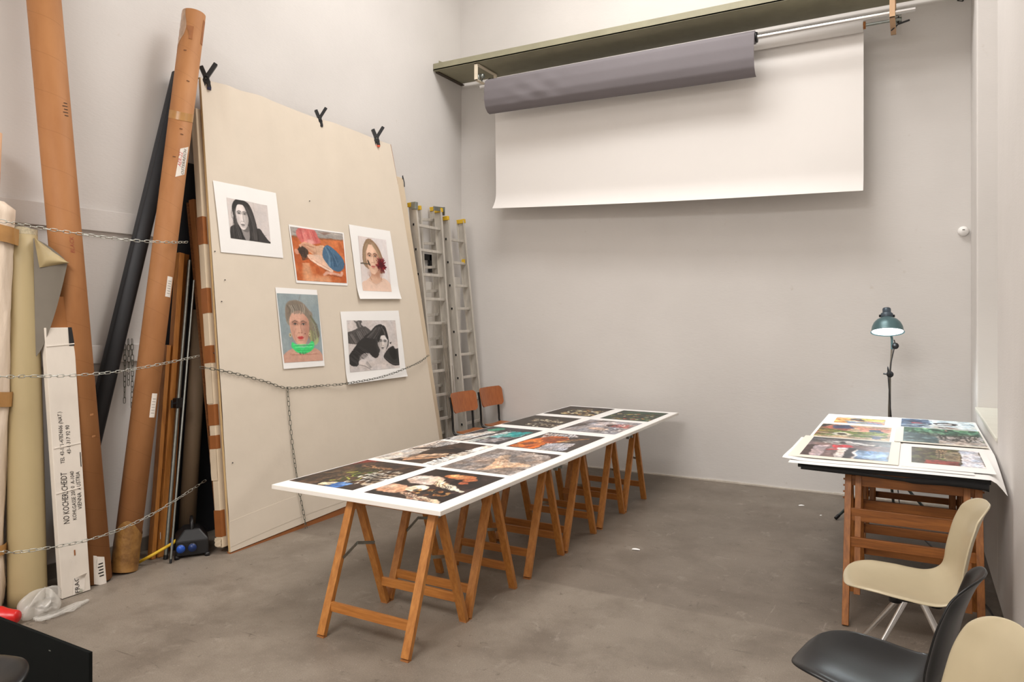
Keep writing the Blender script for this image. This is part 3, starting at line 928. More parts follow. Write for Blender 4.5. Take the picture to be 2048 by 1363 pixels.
def cyl_text(name, t, r, zc, ac, txt, size, m, up=True, shear=0.2):
    """lettering wrapped on a tube, running up the tube when up"""
    M = FRAME[t]; vs, fs = text_mesh(txt, size, shear); mb = MB(); out = []
    w = max(p.x for p in vs)
    for p in vs:
        if up: dz, da = (p.x - w / 2), -p.y / r * -1
        else: dz, da = -(p.x - w / 2), p.y / r
        a = math.radians(ac) + (-da if up else da)
        out.append(M @ V3((r * math.cos(a), r * math.sin(a), zc + dz)))
    mb.add(out, fs)
    return mb.build(name, m, t)


TUBE1 = tube_mat('tan_spiral_board', rgb(174, 122, 78), rgb(158, 106, 64), rgb(108, 68, 38), 0.245)
TUBE2 = tube_mat('tan_spiral_board_worn', rgb(178, 126, 82), rgb(158, 106, 64), rgb(104, 66, 36), 0.2)

# tube A: tallest, runs out of the top of the picture
r = 0.098
b = V3((-4.79, 2.88, r * 0.08)); top = PX(88, 0, x=XL + r + 0.07)
ax = (top - b).normalized(); L = (top - b).length + 0.35
M = axisM(b, b + ax)
t = thing('cardboard_tube', 'tallest brown cardboard tube, its top out of view, leaning in front of the wall rail', 'tube', M=M, group='leaning cardboard tubes')
MB().lathe([(r - 0.012, 0), (r, 0.0), (r, L), (r - 0.012, L)], 40).build('tube_wall', TUBE1, t, local=True)
MB().lathe([(0, 0.02), (r - 0.012, 0.02)], 24).build('end_cap', M_KRAFT, t, local=True)
z = zat(M, L, 1140)
cyl_part('torn_label', t, r + 0.001, max(0.005, z - 0.06), z + 0.1, -36, 8, M_LABEL, fn=lambda u, w, a, z, rr: (a + 0.10 * w * (u < 0.3), z - 0.035 * u * (1 - w) + 0.03 * w * (1 - u), rr))
for k in range(5):
    zz = z - 0.02 + 0.02 * k
    cyl_part('label_print', t, r + 0.0022, zz, zz + 0.008, -16 - 3 * (k % 2), 0, M_INK, 1, 4)
cyl_text('stamped_lettering', t, r + 0.0015, zat(M, L, 492), -2, 'BLACK', 0.035, mat('stamp_red', rgb(160, 84, 60), 0.6))
z = zat(M, L, 220)
for k in range(5):
    cyl_part('ink_scribble', t, r + 0.0015, z - 0.05 + 0.02 * k, z - 0.046 + 0.02 * k, 6 - 5 * (k % 2), 22, M_INK, 1, 4)
for v in (830, 873):
    z = zat(M, L, v); cyl_part('torn_flake', t, r + 0.004, z, z + 0.012, 0, 14, TUBE1, 2, 4)

# tube B: labelled, patched end, panel corner leans beside it
r = 0.084
b = V3((-4.80, 3.085, r * 0.08)); top = PX(388, 28, x=-4.85)
ax = (top - b).normalized(); L = (top - b).length
M = axisM(b, b + ax)
t = thing('cardboard_tube', 'brown cardboard tube with white labels and a taped foot, leaning beside the panel', 'tube', M=M, group='leaning cardboard tubes')
MB().lathe([(r - 0.012, 0), (r, 0.0), (r, L), (r - 0.012, L)], 40).build('tube_wall', TUBE2, t, local=True)
MB().lathe([(0, L - 0.008), (r - 0.006, L - 0.008), (r - 0.006, L - 0.002), (0, L - 0.002)], 30).build('end_cap', M_KRAFT, t, local=True)
z = zat(M, L, 328)
cyl_part('address_label', t, r + 0.001, z - 0.10, z + 0.12, -20, 28, M_LABEL, fn=lambda u, w, a, z, rr: (a - 0.12 * (1 - w), z + 0.04 * u - 0.02, rr))
cyl_text('label_writing', t, r + 0.0022, z + 0.01, 14, 'OSTERREICH', 0.034, M_INK)
cyl_text('label_writing', t, r + 0.0022, z + 0.02, -6, 'AER-22', 0.036, M_REDINK)
z = zat(M, L, 573); cyl_part('paper_label', t, r + 0.001, z - 0.075, z + 0.075, -4, 30, M_LABEL)
for k in range(6): cyl_part('label_print', t, r + 0.002, z - 0.05 + 0.018 * k, z - 0.047 + 0.018 * k, 2, 22, mat('grey_print', rgb(150, 144, 138), 0.6), 1, 5)
z = zat(M, L, 809); cyl_part('paper_label', t, r + 0.001, z - 0.085, z + 0.085, -8, 22, M_LABEL)
for k in range(6): cyl_part('label_print', t, r + 0.002, z - 0.055 + 0.02 * k, z - 0.052 + 0.02 * k, -3, 15, mat('grey_print', rgb(150, 144, 138), 0.6), 1, 5)
z = zat(M, L, 232); cyl_part('tape_band', t, r + 0.0012, z - 0.032, z + 0.032, -180, 180, M_TAPE2, 3, 40, fn=lambda u, w, a, z, rr: (a, z - 0.03 * math.cos(a + 0.6), rr))
z0 = zat(M, L, 92)
cyl_part('packing_tape', t, r + 0.0012, z0 + 0.05, L - 0.004, -128, -72, mat('old_tape', rgb(178, 148, 124), 0.25, var=0.2, vscale=18), 10, 10, fn=lambda u, w, a, z, rr: (a + 0.14 * math.sin(5 * w) * u, z - 0.12 * (1 - w) * (1 - u), rr + 0.001 * math.sin(30 * w)))
cyl_part('torn_patch', t, r + 0.0014, z0 + 0.02, L - 0.14, -54, -28, mat('torn_brown', rgb(158, 100, 56), 0.6, var=0.15, vscale=25), 10, 6, fn=lambda u, w, a, z, rr: (a + 0.18 * math.sin(3.2 * w + 1) * (1 - u), z, rr))
cyl_part('torn_patch', t, r + 0.0014, z0 + 0.02, L - 0.05, 20, 46, mat('torn_brown', rgb(158, 100, 56), 0.6, var=0.15, vscale=25), 10, 6)
z1 = zat(M, L, 1052)
cyl_part('taped_foot', t, r + 0.003, 0.002, z1, -180, 180, mat('fibrous_tape', rgb(160, 118, 64), 0.35, col2=rgb(112, 76, 38), vscale=16, stretch=(1, 1, 1), bump=0.35, bscale=45, bdist=0.01), 14, 48, fn=lambda u, w, a, z, rr: (a, z - 0.05 * math.sin(a * 2) * w, rr + 0.0012 * math.sin(7 * a + 23 * z)))
for v, a in ((265, -35), (275, -28), (321, -50), (112, -62), (170, -30)):
    z = zat(M, L, v); cyl_part('scuff', t, r + 0.001, z, z + 0.008, a, a + 14, mat('scuff_brown', rgb(112, 72, 42), 0.7), 1, 4)

# black roll leaning sideways behind the tubes
p1, p0 = PX(360, 150, x=XL + 0.098), PX(146, 1040, x=XL + 0.098)
M = axisM(p0, p1); L = (p1 - p0).length
t = thing('black_roll', 'matte black paper roll slanting against the wall behind the cardboard tubes', 'roll', M=M)
MB().lathe([(0.02, 0), (0.06, 0.0), (0.06, L), (0.02, L)], 30).build('roll_body', M_BLKROLL, t, local=True)
MB().lathe([(0.014, -0.01), (0.021, -0.01), (0.021, L + 0.015), (0.014, L + 0.015)], 16).build('core_tube', M_KRAFT, t, local=True)
cyl_part('loose_edge', t, 0.0612, 0.0, L, -70, -62, M_BLACK, 30, 3)

# long white carton with handwriting
wl, wr_ = V3((-4.655, 2.588, 0.004)), V3((-4.655, 2.766, 0.004))
tl = PX(89, 655, x=-4.775)
tr = V3((tl.x, tl.y + 0.180, tl.z))
bk = V3((-0.045, 0.0, -0.006))
t = thing('white_carton', 'long narrow white carton with handwritten address standing between roll and tube', 'box', wl)
z0 = V3((0, 0, 0))
MB().hexa([wl, wr_, wr_ + V3((-0.045, 0, 0)), wl + V3((-0.045, 0, 0)), tl, tr, tr + bk, tl + bk]).build('carton_body', M_WBOX, t, bevel=0.003)


def WB(a, h, off=0.0015):     # a across (0..1), h up (0..1)
    p = (wl * (1 - a) + wr_ * a) * (1 - h) + (tl * (1 - a) + tr * a) * h
    return p + V3((1, 0, 0.14)) * off


def write_on_box(txt, a, v0, v1, size, m=M_INK):
    vs, fs = text_mesh(txt, size, 0.15); W = 0.185
    mb = MB(); h0, h1 = hb(v0), hb(v1); w = max(p.x for p in vs)
    j = lambda p: 0.0012 * math.sin(p.x * 31)
    mb.add([WB(a - (p.y + j(p)) / W, h0 + (h1 - h0) * p.x / w) for p in vs], fs)
    mb.build('handwriting', m, t)


hb = lambda v: q_of(lambda q: WB(0.5, q), v)
write_on_box('NO KOCHERSCHEIDT', 0.42, 1045, 942, 0.056)
write_on_box('KOHLGASSE 20/10  A-1040', 0.67, 1041, 943, 0.036)
write_on_box('VIENNA  AUSTRIA', 0.88, 1022, 946, 0.038)
write_on_box('TEL 43-171-47824606 (NAT.)', 0.38, 925, 822, 0.036)
write_on_box('43-1-317 92 90', 0.62, 908, 850, 0.036)
for (h0, a0, a1) in ((hb(893), 0.05, 0.98), (hb(692), 0.02, 0.98), (hb(982), 0.03, 0.9)):
    MB().hexa([WB(a0, h0, 0.001), WB(a1, h0 + 0.006, 0.001), WB(a1, h0 + 0.006, 0.004), WB(a0, h0, 0.004), WB(a0, h0 + 0.004, 0.001), WB(a1, h0 + 0.010, 0.001), WB(a1, h0 + 0.010, 0.003), WB(a0, h0 + 0.004, 0.003)]).build('crease', M_WBOX, t)
h0 = hb(1110); MB().hexa([WB(0.5, h0, 0.001), WB(0.54, h0, 0.001), WB(0.54, h0, 0.003), WB(0.5, h0, 0.003), WB(0.5, h0 + 0.02, 0.001), WB(0.54, h0 + 0.02, 0.001), WB(0.54, h0 + 0.02, 0.003), WB(0.5, h0 + 0.02, 0.003)]).build('staple', M_TAPE, t)
ul = hb(937); MB().hexa([WB(0.93, ul, 0.001), WB(0.955, ul, 0.001), WB(0.955, ul, 0.002), WB(0.93, ul, 0.002), WB(0.93, ul + 0.055, 0.001), WB(0.955, ul + 0.055, 0.001), WB(0.955, ul + 0.055, 0.002), WB(0.93, ul + 0.055, 0.002)]).build('underline', M_INK, t)
MB().grid(lambda u, v: WB(0.36 + 0.42 * u + 0.06 * v, 0.001 + 0.062 * v + 0.008 * u, 0.002 + 0.03 * max(0, v - 0.75) ** 1.2 * 4 * u), 8, 12).build('warning_tape', M_LABEL, t, solid=0.001)
vs, fs = text_mesh('FRAG', 0.042)
MB().add([WB(0.60 - p.y / 0.185, 0.004 + p.x / (tl - wl).length, 0.0045) for p in vs], fs).build('tape_lettering', M_INK, t)
vs, fs = text_mesh('///', 0.03)
MB().add([WB(0.70 - p.y / 0.185, 0.002 + p.x / (tl - wl).length, 0.0045) for p in vs], fs).build('tape_mark', mat('green_ink', rgb(70, 110, 50), 0.5), t)

# its open brown end sticks out of the white sleeve
eb = (tl - wl).normalized() * 0.20
MB().hexa([tl + V3((-0.012, 0.012, -0.03)), tr + V3((-0.012, -0.012, -0.03)), tr + bk + V3((0.012, -0.012, -0.03)), tl + bk + V3((0.012, 0.012, -0.03)),
           tl + eb + V3((-0.012, 0.012, 0)), tr + eb + V3((-0.012, -0.012, 0)), tr + bk + eb + V3((0.012, -0.012, 0)), tl + bk + eb + V3((0.012, 0.012, 0))]).build('brown_end', M_KRAFT, t, bevel=0.002)
MB().hexa([WB(0.80, 0.93, 0.001), WB(0.98, 0.93, 0.001), WB(0.98, 0.93, 0.003), WB(0.80, 0.93, 0.003), WB(0.80, 1.0, 0.001), WB(0.98, 1.0, 0.001), WB(0.98, 1.0, 0.003), WB(0.80, 1.0, 0.003)]).build('black_tape', M_BLACK, t)

# olive vinyl roll with a loose corner flap
ob, ot = PX(84, 1180, z=0.0), PX(42, 460, x=-4.94)
ob = V3((-4.80, 2.462, 0.0))
M = axisM(ob, ot); L = (ot - ob).length
t = thing('vinyl_roll', 'olive beige vinyl roll with one loose corner peeling open', 'roll', M=M)
RO = 0.098
MB().lathe([(0.02, 0.0), (RO * 1.08, 0.0), (RO * 1.08, L * 0.04), (RO * 1.04, L * 0.2), (RO, L * 0.5), (RO * 0.93, L * 0.9), (RO * 0.9, L), (0.03, L)], 40,
           f=lambda a, z, rr: rr * (1 + 0.035 * math.cos(3 * a + 0.6) * max(0, 1 - z / 0.7)) if rr > 0.04 else rr).build('roll_body', M_OLIVE, t, local=True)
cyl_part('frayed_top', t, RO * 0.905, L - 0.035, L + 0.004, -180, 180, mat('frayed_scrim', rgb(190, 178, 150), 0.9, var=0.3, vscale=60), 2, 40, fn=lambda u, w, a, z, rr: (a, z + 0.006 * w * math.sin(37 * a), rr))
zf1, zf0 = zat(M, L, 478), zat(M, L, 715)


def flap(u, v):    # v: 0 top .. 1 bottom, u: out from the roll
    z = zf1 - (zf1 - zf0) * v
    wd = 0.215 * (min(1, v / 0.2) ** 0.8) * max(0.0, 1 - max(0, v - 0.2) / 0.8) ** 0.75
    a = math.radians(16); base = V3((RO * 0.95 * math.cos(a), RO * 0.95 * math.sin(a), z))
    d = V3((math.cos(math.radians(48)), math.sin(math.radians(48)), 0))
    cur = V3((-0.05 * (u * wd / 0.2) ** 2, 0, 0))
    return FRAME[t] @ (base + d * (u * wd) + cur)


MB().grid(flap, 12, 24).build('loose_flap', M_GREYIN, t, solid=0.002)


def fold(u, v):    # the turned-over upper corner
    k = v
    p0 = flap(0, 0.0); p1 = flap(1, 0.205); low = flap(0.12, 0.25)
    a = p0.lerp(p1, u); c = p0.lerp(low, u) if u < 0.5 else low.lerp(p1, (u - 0.5) * 2).lerp(p0.lerp(low, 0.5), 0)
    q = a.lerp(c, k)
    return q + V3((0.028 * math.sin(PI * k) + 0.012, -0.012 * math.sin(PI * k), 0))


MB().grid(fold, 14, 8).build('turned_corner', M_OLIVE, t, solid=0.002)

# pale wrapped roll at the picture edge
wb, wt = PX(2, 1185, z=0.0), PX(-14, 402, x=-4.93)
wb = V3((-4.92, 2.225, 0))
M = axisM(wb, wt); L = (wt - wb).length
t = thing('wrapped_roll', 'thick roll wrapped in crumpled pale paper with brown tape, at the far left', 'roll', M=M)
def wob(a, z, rr):
    if rr < 0.05: return rr
    lo = max(0.0, 1 - z / 0.5)
    k = 1 + 0.030 * math.sin(3 * a + 4 * z) + 0.018 * math.sin(7 * a - 9 * z + 1) + 0.012 * math.sin(11 * a + 23 * z)
    k += 0.020 * abs(math.sin(4 * a - 5.5 * z + math.sin(9 * z))) + 0.014 * abs(math.sin(9 * a + 7 * z + 2 * math.sin(6 * z))) - 0.02
    k += lo * (0.035 * abs(math.sin(6 * a + 31 * z)) + 0.025 * abs(math.sin(13 * a - 47 * z + 1)))
    return rr * k
prof = [(0.03, 0.0), (0.125, 0.0)] + [(0.128 + 0.016 * math.sin(PI * k / 14), 0.01 + 0.36 * k / 14) for k in range(15)] + [(0.13 - 0.018 * k / 50, 0.40 + (L - 0.44) * k / 50) for k in range(51)] + [(0.06, L)]
MB().lathe(prof, 84, f=wob).build('paper_wrap', M_WRAP, t, local=True)
for v, h, m in ((468, 0.05, M_TAPE2), (795, 0.045, M_TAPE2), (1095, 0.03, M_TAPE2)):
    z = zat(M, L, v); cyl_part('tape_band', t, 0.134 if v < 1000 else 0.146, z - h, z + h, -130, 60, m, 4, 24, fn=lambda u, w, a, z, rr: (a, z + 0.01 * math.sin(5 * u), wob(a, z, rr) + 0.003))
MB().lathe([(0.035, L - 0.02), (0.05, L - 0.02), (0.05, L + 0.42), (0.035, L + 0.42)], 24, Matrix.Translation((0, -0.02, 0))).build('core_tube', mat('peach_core', rgb(214, 170, 134), 0.6), t, local=True)

# ------------------------------------------------------------------ battens, poles, brown roll
def lean_bar(name, label, cat, ub, vb, xb, ut, vt, xt, w, d, m, group):
    p0 = PX(ub, vb, z=0.0) if xb is None else V3((xb, PX(ub, vb, x=xb).y, 0.0)); p1 = PX(ut, vt, x=xt)
    o = thing(name, label, cat, p0, group=group)
    MB().beam(p0, p1, w, d, (1, 0, 0)).build('batten_body', m, o, bevel=0.002)
    MB().beam(p0 - V3((0, 0, 0)), p0 + (p1 - p0) * 0.004, w * 1.01, d * 1.01, (1, 0, 0)).build('end_grain', M_KRAFT, o)
    return o, p0, p1


o, p0, p1 = lean_bar('wood_batten', 'shorter pine batten nearest the labelled cardboard tube', 'batten', 303, 1117, None, 334, 690, -4.98, 0.05, 0.034, M_PINE, 'leaning wooden battens')
o, p0, p1 = lean_bar('wood_batten', 'tall pine batten with a knot standing beside the steel poles', 'batten', 319, 1113, None, 360, 506, -5.02, 0.05, 0.046, M_PINE, 'leaning wooden battens')
q = p0.lerp(p1, 0.07); MB().box(q + V3((0.027, -0.024, 0)), (0.003, 0.003, 0.05)).build('paper_sticker', M_LABEL, o)
for k in (0.42, 0.28): MB().lathe([(0, 0.0), (0.008, 0.0), (0, 0.002)], 8, Matrix.Translation(p0.lerp(p1, k) + V3((0.0, -0.0242, 0))) @ Matrix.Rotation(PI / 2, 4, 'X')).build('knot', M_KRAFT, o)
lean_bar('wood_batten', 'dark brown plank half hidden behind the pine battens', 'batten', 332, 1098, -4.93, 369, 508, -5.06, 0.03, 0.07, M_PINED, 'leaning wooden battens')


def pole(label, ub, vb, ut, vt, xb, xt, r, m):
    p0 = V3((xb, PX(ub, vb, x=xb).y, 0.004)); p1 = PX(ut, vt, x=xt)
    o = thing('metal_pole', label, 'pole', p0, group='leaning metal poles')
    MB().tube([p0, p1], r, 12).build('pole_tube', m, o)
    MB().tube([p0 - (p1 - p0) * 0.0005, p0 + (p1 - p0) * 0.012], r * 1.15, 12).build('rubber_foot', M_BLACK, o)
    return o, p0, p1


o, p0, p1 = pole('thick silver pole with a black screw clamp, leaning by the battens', 331, 1090, 379, 520, -4.77, -4.99, 0.014, M_STEEL)
k = q_of(lambda q: p0.lerp(p1, q), 805); c = p0.lerp(p1, k)
MB().box(c, (0.05, 0.06, 0.075)).build('clamp_body', M_BLACK, o, bevel=0.005)
MB().tube([c + V3((0.01, -0.02, 0)), c + V3((0.03, -0.07, 0.0))], 0.008, 8).build('clamp_screw', M_BLACK, o)
MB().box(c + V3((0.032, -0.075, 0)), (0.012, 0.012, 0.06)).build('clamp_wing', M_BLACK, o, bevel=0.003)
pole('thin silver pole leaning between the clamped pole and the brown roll', 341, 1106, 388, 560, -4.66, -4.93, 0.008, M_STEEL)
p0, p1 = V3((-4.985, PX(372, 1050, x=-4.985).y, 0.003)), PX(402, 620, x=-5.005)
M = axisM(p0, p1); L = (p1 - p0).length
t = thing('brown_roll', 'grey-brown paper roll standing in the shade behind the power distributor', 'roll', M=M)
MB().lathe([(0.02, 0), (0.062, 0.0), (0.062, L), (0.02, L)], 28).build('roll_body', M_BROWNROLL, t, local=True)
MB().lathe([(0.014, -0.0), (0.022, -0.0), (0.022, L + 0.02), (0.014, L + 0.02)], 14).build('core_tube', M_KRAFT, t, local=True)

# ------------------------------------------------------------------ power distributor with yellow cable
pc = PX(392, 1100, z=0.0)
pc = V3((-4.735, 3.575, 0))
t = thing('power_distributor', 'black rubber power distributor with blue sockets on the floor beside the panel', 'power box', pc, rotz=math.radians(-35))
t.scale = (0.86, 0.86, 0.86); FRAME[t] = FRAME[t] @ Matrix.Scale(0.86, 4)
mb = MB()
mb.add([(-0.15, -0.13, 0.02), (0.15, -0.13, 0.02), (0.15, 0.13, 0.02), (-0.15, 0.13, 0.02), (-0.15, -0.13, 0.15), (0.15, -0.13, 0.15), (0.15, 0.13, 0.15), (-0.15, 0.13, 0.15), (-0.09, -0.06, 0.23), (0.09, -0.06, 0.23), (0.09, 0.06, 0.23), (-0.09, 0.06, 0.23)],
       [(3, 2, 1, 0), (0, 1, 5, 4), (1, 2, 6, 5), (2, 3, 7, 6), (3, 0, 4, 7), (4, 5, 9, 8), (5, 6, 10, 9), (6, 7, 11, 10), (7, 4, 8, 11), (8, 9, 10, 11)])
mb.build('housing', M_BLACK, t, local=True, bevel=0.012)
MB().tube([(-0.08, 0, 0.22), (-0.08, 0, 0.28), (-0.05, 0, 0.30), (0.05, 0, 0.30), (0.08, 0, 0.28), (0.08, 0, 0.22)], 0.014, 8).build('carry_handle', M_BLACK, t, local=True)
for sx in (-0.14, 0.14):
    for sy in (-0.12, 0.12):
        MB().lathe([(0, 0), (0.022, 0), (0.022, 0.03), (0, 0.03)], 10, Matrix.Translation((sx, sy, 0))).build('foot', M_BLACK, t, local=True)
for k, (ang, off, m) in enumerate(((-90, -0.07, M_BLUEDK), (-90, 0.07, M_BLUE), (0, 0.0, M_BLUEDK), (0, -0.09, M_BLUE), (180, 0.0, M_BLUEDK))):
    R = Matrix.Rotation(math.radians(ang), 4, 'Z'); rr = 0.132 if ang == -90 else 0.152
    Q = R @ Matrix.Translation((rr, off if ang != -90 else off, 0.095)) @ Matrix.Rotation(PI / 2, 4, 'Y')
    so = MB().lathe([(0.012, 0.0), (0.036, 0.0), (0.036, 0.02), (0.028, 0.022), (0.028, 0.008), (0, 0.008)], 20, Q).build('socket', M_BLACK, t, local=True)
    MB().lathe([(0.0, 0.024), (0.033, 0.024), (0.034, 0.034), (0.0, 0.038)], 20, Q).build('socket_lid', m, so, local=True)
pl = MB(); Q = Matrix.Translation((-0.155, -0.06, 0.075)) @ Matrix.Rotation(math.radians(200), 4, 'Z') @ Matrix.Rotation(PI / 2, 4, 'Y')
MB().lathe([(0, 0), (0.022, 0), (0.02, 0.05), (0.01, 0.08), (0, 0.08)], 14, Q).build('plug', mat('grey_plug', rgb(92, 94, 96), 0.5), t, local=True)
ca = PX(345, 1086, z=0.12); cb = PX(277, 1124, z=0.02)
pts = [PX(356, 1076, z=0.11), ca, PX(305, 1109, z=0.07), cb, V3((-4.90, 3.235, 0.012)), V3((-4.99, 3.20, 0.012))]
o = MB().tube(pts, 0.011, 8).build('yellow_cable', M_YELLOW)
tag(o, 'yellow cable running from the power distributor behind the cardboard tube', 'cable')

# ------------------------------------------------------------------ chains
def link_mesh():
    mb = MB(); pts = []
    a, b, n = 0.0145, 0.0085, 6
    for k in range(n + 1):
        g = -PI / 2 + PI * k / n; pts.append(V3((a + b * math.cos(g), b * math.sin(g), 0)))
    for k in range(n + 1):
        g = PI / 2 + PI * k / n; pts.append(V3((-a + b * math.cos(g), b * math.sin(g), 0)))
    mb.tube(pts, 0.0024, 5, closed=True)
    return mb


LINK = {}


def chain(name, label, path, pitch=0.0385, group='steel safety chains', m=M_CHAIN):
    """links of one chain threaded along a path"""
    path = [V3(p) for p in path]
    t = thing(name, label, 'chain', path[0], group=group)
    seg = [(b - a).length for a, b in zip(path[:-1], path[1:])]; tot = sum(seg); n = int(tot / pitch)
    for k in range(n + 1):
        d = k * tot / n; i = 0
        while i < len(seg) - 1 and d > seg[i]: d -= seg[i]; i += 1
        p = path[i].lerp(path[i + 1], d / max(seg[i], 1e-6)); ax = (path[i + 1] - path[i]).normalized()
        side = V3((1, -0.6, 0.2)); side = (side - ax * side.dot(ax)).normalized(); nn = ax.cross(side)
        M = Matrix((ax, nn, side) if k % 2 == 0 else (ax, side, -nn)).transposed().to_4x4()
        M = M @ Matrix.Rotation(random.uniform(-0.4, 0.4), 4, 'X')
        M.translation = p - path[0]
        if m not in LINK:
            o = link_mesh().build('link', m, t, local=True); LINK[m] = o.data
        else:
            o = bpy.data.objects.new('link', LINK[m]); COL.objects.link(o); o.parent = t
        o.location = M.to_translation(); o.rotation_euler = M.to_euler()
    return t


def smooth(pts, n=6):
    out = []
    P = [V3(p) for p in pts]
    for i in range(len(P) - 1):
        a, b, c, d = P[max(i - 1, 0)], P[i], P[i + 1], P[min(i + 2, len(P) - 1)]
        for k in range(n):
            u = k / n
            out.append(0.5 * ((2 * b) + (c - a) * u + (2 * a - 5 * b + 4 * c - d) * u * u + (3 * b - a - 3 * c + d) * u ** 3))
    return out + [P[-1]]


chain('safety_chain', 'uppermost steel chain strung across the tubes and rolls', smooth([V3((-5.075, 1.80, 2.42))] + [PX(u, v, x=x) for u, v, x in ((-30, 436, -4.72), (60, 452, -4.73), (150, 466, -4.715), (250, 479, -4.70), (330, 484, -4.70), (372, 484, -4.78))]))
chain('safety_chain', 'middle steel chain strung across the tubes and rolls', smooth([V3((-5.075, 1.80, 1.5))] + [PX(u, v, x=x) for u, v, x in ((-30, 751, -4.62), (60, 752, -4.63), (150, 750, -4.64), (240, 742, -4.66), (330, 726, -4.70), (395, 712, -4.76))]))
chain('safety_chain', 'lowest steel chain sagging across the feet of the rolls', smooth([V3((-5.075, 1.80, 0.3))] + [PX(u, v, x=x) for u, v, x in ((-30, 1107, -4.60), (30, 1104, -4.585), (90, 1096, -4.57), (160, 1083, -4.575), (230, 1062, -4.60), (300, 1030, -4.64), (360, 994, -4.70), (408, 962, -4.76))]))
def on_panel(u, v, off=0.022):
    s, q = PATCH(u, v); return PANEL(s, q, off)
chain('panel_chain', 'steel chain hung across the cream panel below the photographs', smooth([on_panel(u, v, o) for u, v, o in ((403, 735, 0.0), (425, 739, 0.02), (480, 751, 0.022), (530, 765, 0.022), (570, 776, 0.022), (640, 771, 0.022), (680, 768, 0.05), (760, 753, 0.052), (825, 728, 0.05), (850, 712, 0.035))]), m=M_CHAIN2)
chain('hanging_chain', 'steel chain hanging straight down the cream panel to the floor', smooth([on_panel(u, v, o) for u, v, o in ((570, 779, 0.022), (575, 840, 0.022), (581, 900, 0.022), (590, 960, 0.022), (599, 1010, 0.024), (606, 1052, 0.03))]), m=M_CHAIN2)
for k, (u, v1, lb) in enumerate(((249, 800, 'left strand of the spare chain bundle hung on the lower wall rail'), (257, 765, 'middle strand of the spare chain bundle hung on the lower wall rail'), (264, 810, 'right strand of the spare chain bundle hung on the lower wall rail'))):
    chain('spare_chain', lb, [PX(u, 683, x=-5.06), PX(u + 1, 720, x=-5.055), PX(u, v1, x=-5.05)], group='spare chain strands', m=M_CHAIN2)


# ================================================================== PHOTOGRAPHS ON THE PANEL
def quad(c, u, v):
    return (c[0] * (1 - u) + c[1] * u) * (1 - v) + (c[3] * (1 - u) + c[2] * u) * v


def wall_print(label, paper, image, pic, curl=0.02, lift=0.006):
    z5 = lambda p: PATCH(400 + p[0] * 0.3375, 340 + p[1] * 0.3375)
    pc = [np.array(z5(p)) for p in paper]; ic = [np.array(z5(p)) for p in image]
    vmin, vmax = min(p[1] for p in pc), max(p[1] for p in pc)
    def off(st):
        k = (vmax - st[1]) / (vmax - vmin)          # 0 top, 1 bottom
        return 0.009 + lift * abs(math.sin(2.4 * k + 0.3)) + curl * max(0, k - 0.78) ** 2 * 18
    def pt(c, u, v, e):
        st = quad(c, u, v); return PANEL(st[0], st[1], off(st) + e)
    t = thing('photo_print', label, 'photograph', pt(pc, 0.5, 1, 0), group='photographs on the cream panel')
    MB().grid(lambda u, v: pt(pc, u, v, 0), 16, 20).build('paper_sheet', M_PAPER, t, solid=0.0008)
    printed('printed_image', pic, lambda u, v: pt(ic, u, v, 0.0022), t)


g = lambda x: (int(x), int(x * 0.96), int(x * 0.94))
# 1: black and white head and shoulders, long dark hair
p = Pic(154, 154, g(216)); p.blot(4, 4, 0.4, g(208), 0.6); p.rect(0.63, 0, 1, 1, g(211)); p.line([(0.63, 0), (0.66, 0.7)], 0.004, g(178), 0.8)
p.blob([(-0.06, 1.1), (0.0, 0.82), (0.04, 0.70), (0.2, 0.66), (0.55, 0.68), (0.74, 0.66), (0.82, 0.76), (0.94, 0.92), (1.06, 1.06), (0.5, 1.2)], g(62))
p.blob([(0.03, 1.05), (0.10, 0.78), (0.13, 0.48), (0.10, 0.22), (0.19, 0.02), (0.34, -0.01), (0.50, 0.06), (0.60, 0.28), (0.66, 0.58), (0.70, 0.86), (0.62, 1.08), (0.3, 1.1)], g(52))
p.blob([(0.28, 0.62), (0.44, 0.62), (0.47, 0.84), (0.44, 1.02), (0.38, 1.02), (0.30, 0.84)], g(150)); p.blob([(0.29, 0.66), (0.46, 0.66), (0.45, 0.78), (0.33, 0.78)], g(96), 0.7)
p.face(0.325, 0.42, 0.155, 0.315, g(226), g(110), g(128), brow=g(92), iris=g(50), ey=-0.24, my=0.64)
p.blob([(0.12, 0.60), (0.11, 0.24), (0.19, 0.05), (0.30, 0.06), (0.22, 0.16), (0.175, 0.34), (0.19, 0.56), (0.27, 0.74), (0.30, 1.02), (0.10, 1.02)], g(50))
p.blob([(0.27, 0.07), (0.40, 0.02), (0.53, 0.12), (0.62, 0.42), (0.67, 0.8), (0.60, 1.02), (0.48, 1.02), (0.50, 0.7), (0.47, 0.46), (0.44, 0.26), (0.36, 0.12)], g(54))
p.hair(((0.36, 0.06), (0.54, 0.14)), ((0.52, 0.98), (0.66, 0.98)), 26, [g(104), g(36), g(120), g(84)], 0.003, 0.6, 0.065)
p.hair(((0.13, 0.3), (0.16, 0.2)), ((0.08, 0.98), (0.28, 0.98)), 20, [g(100), g(34), g(84), g(124)], 0.003, 0.6, -0.02)
p.hair(((0.10, 0.2), (0.12, 0.3)), ((0.07, 0.46), (0.12, 0.6)), 4, [g(70)], 0.0025, 0.7, -0.03); p.line([(0.82, 0.82), (0.90, 0.80)], 0.004, g(110), 0.7)
p.photo(0.003, 0.05)
wall_print('black-and-white portrait of a long-haired person, top left on the cream panel', [(70, 62), (440, 138), (488, 522), (115, 488)], [(148, 165), (388, 212), (410, 437), (172, 405)], p, curl=0.0)

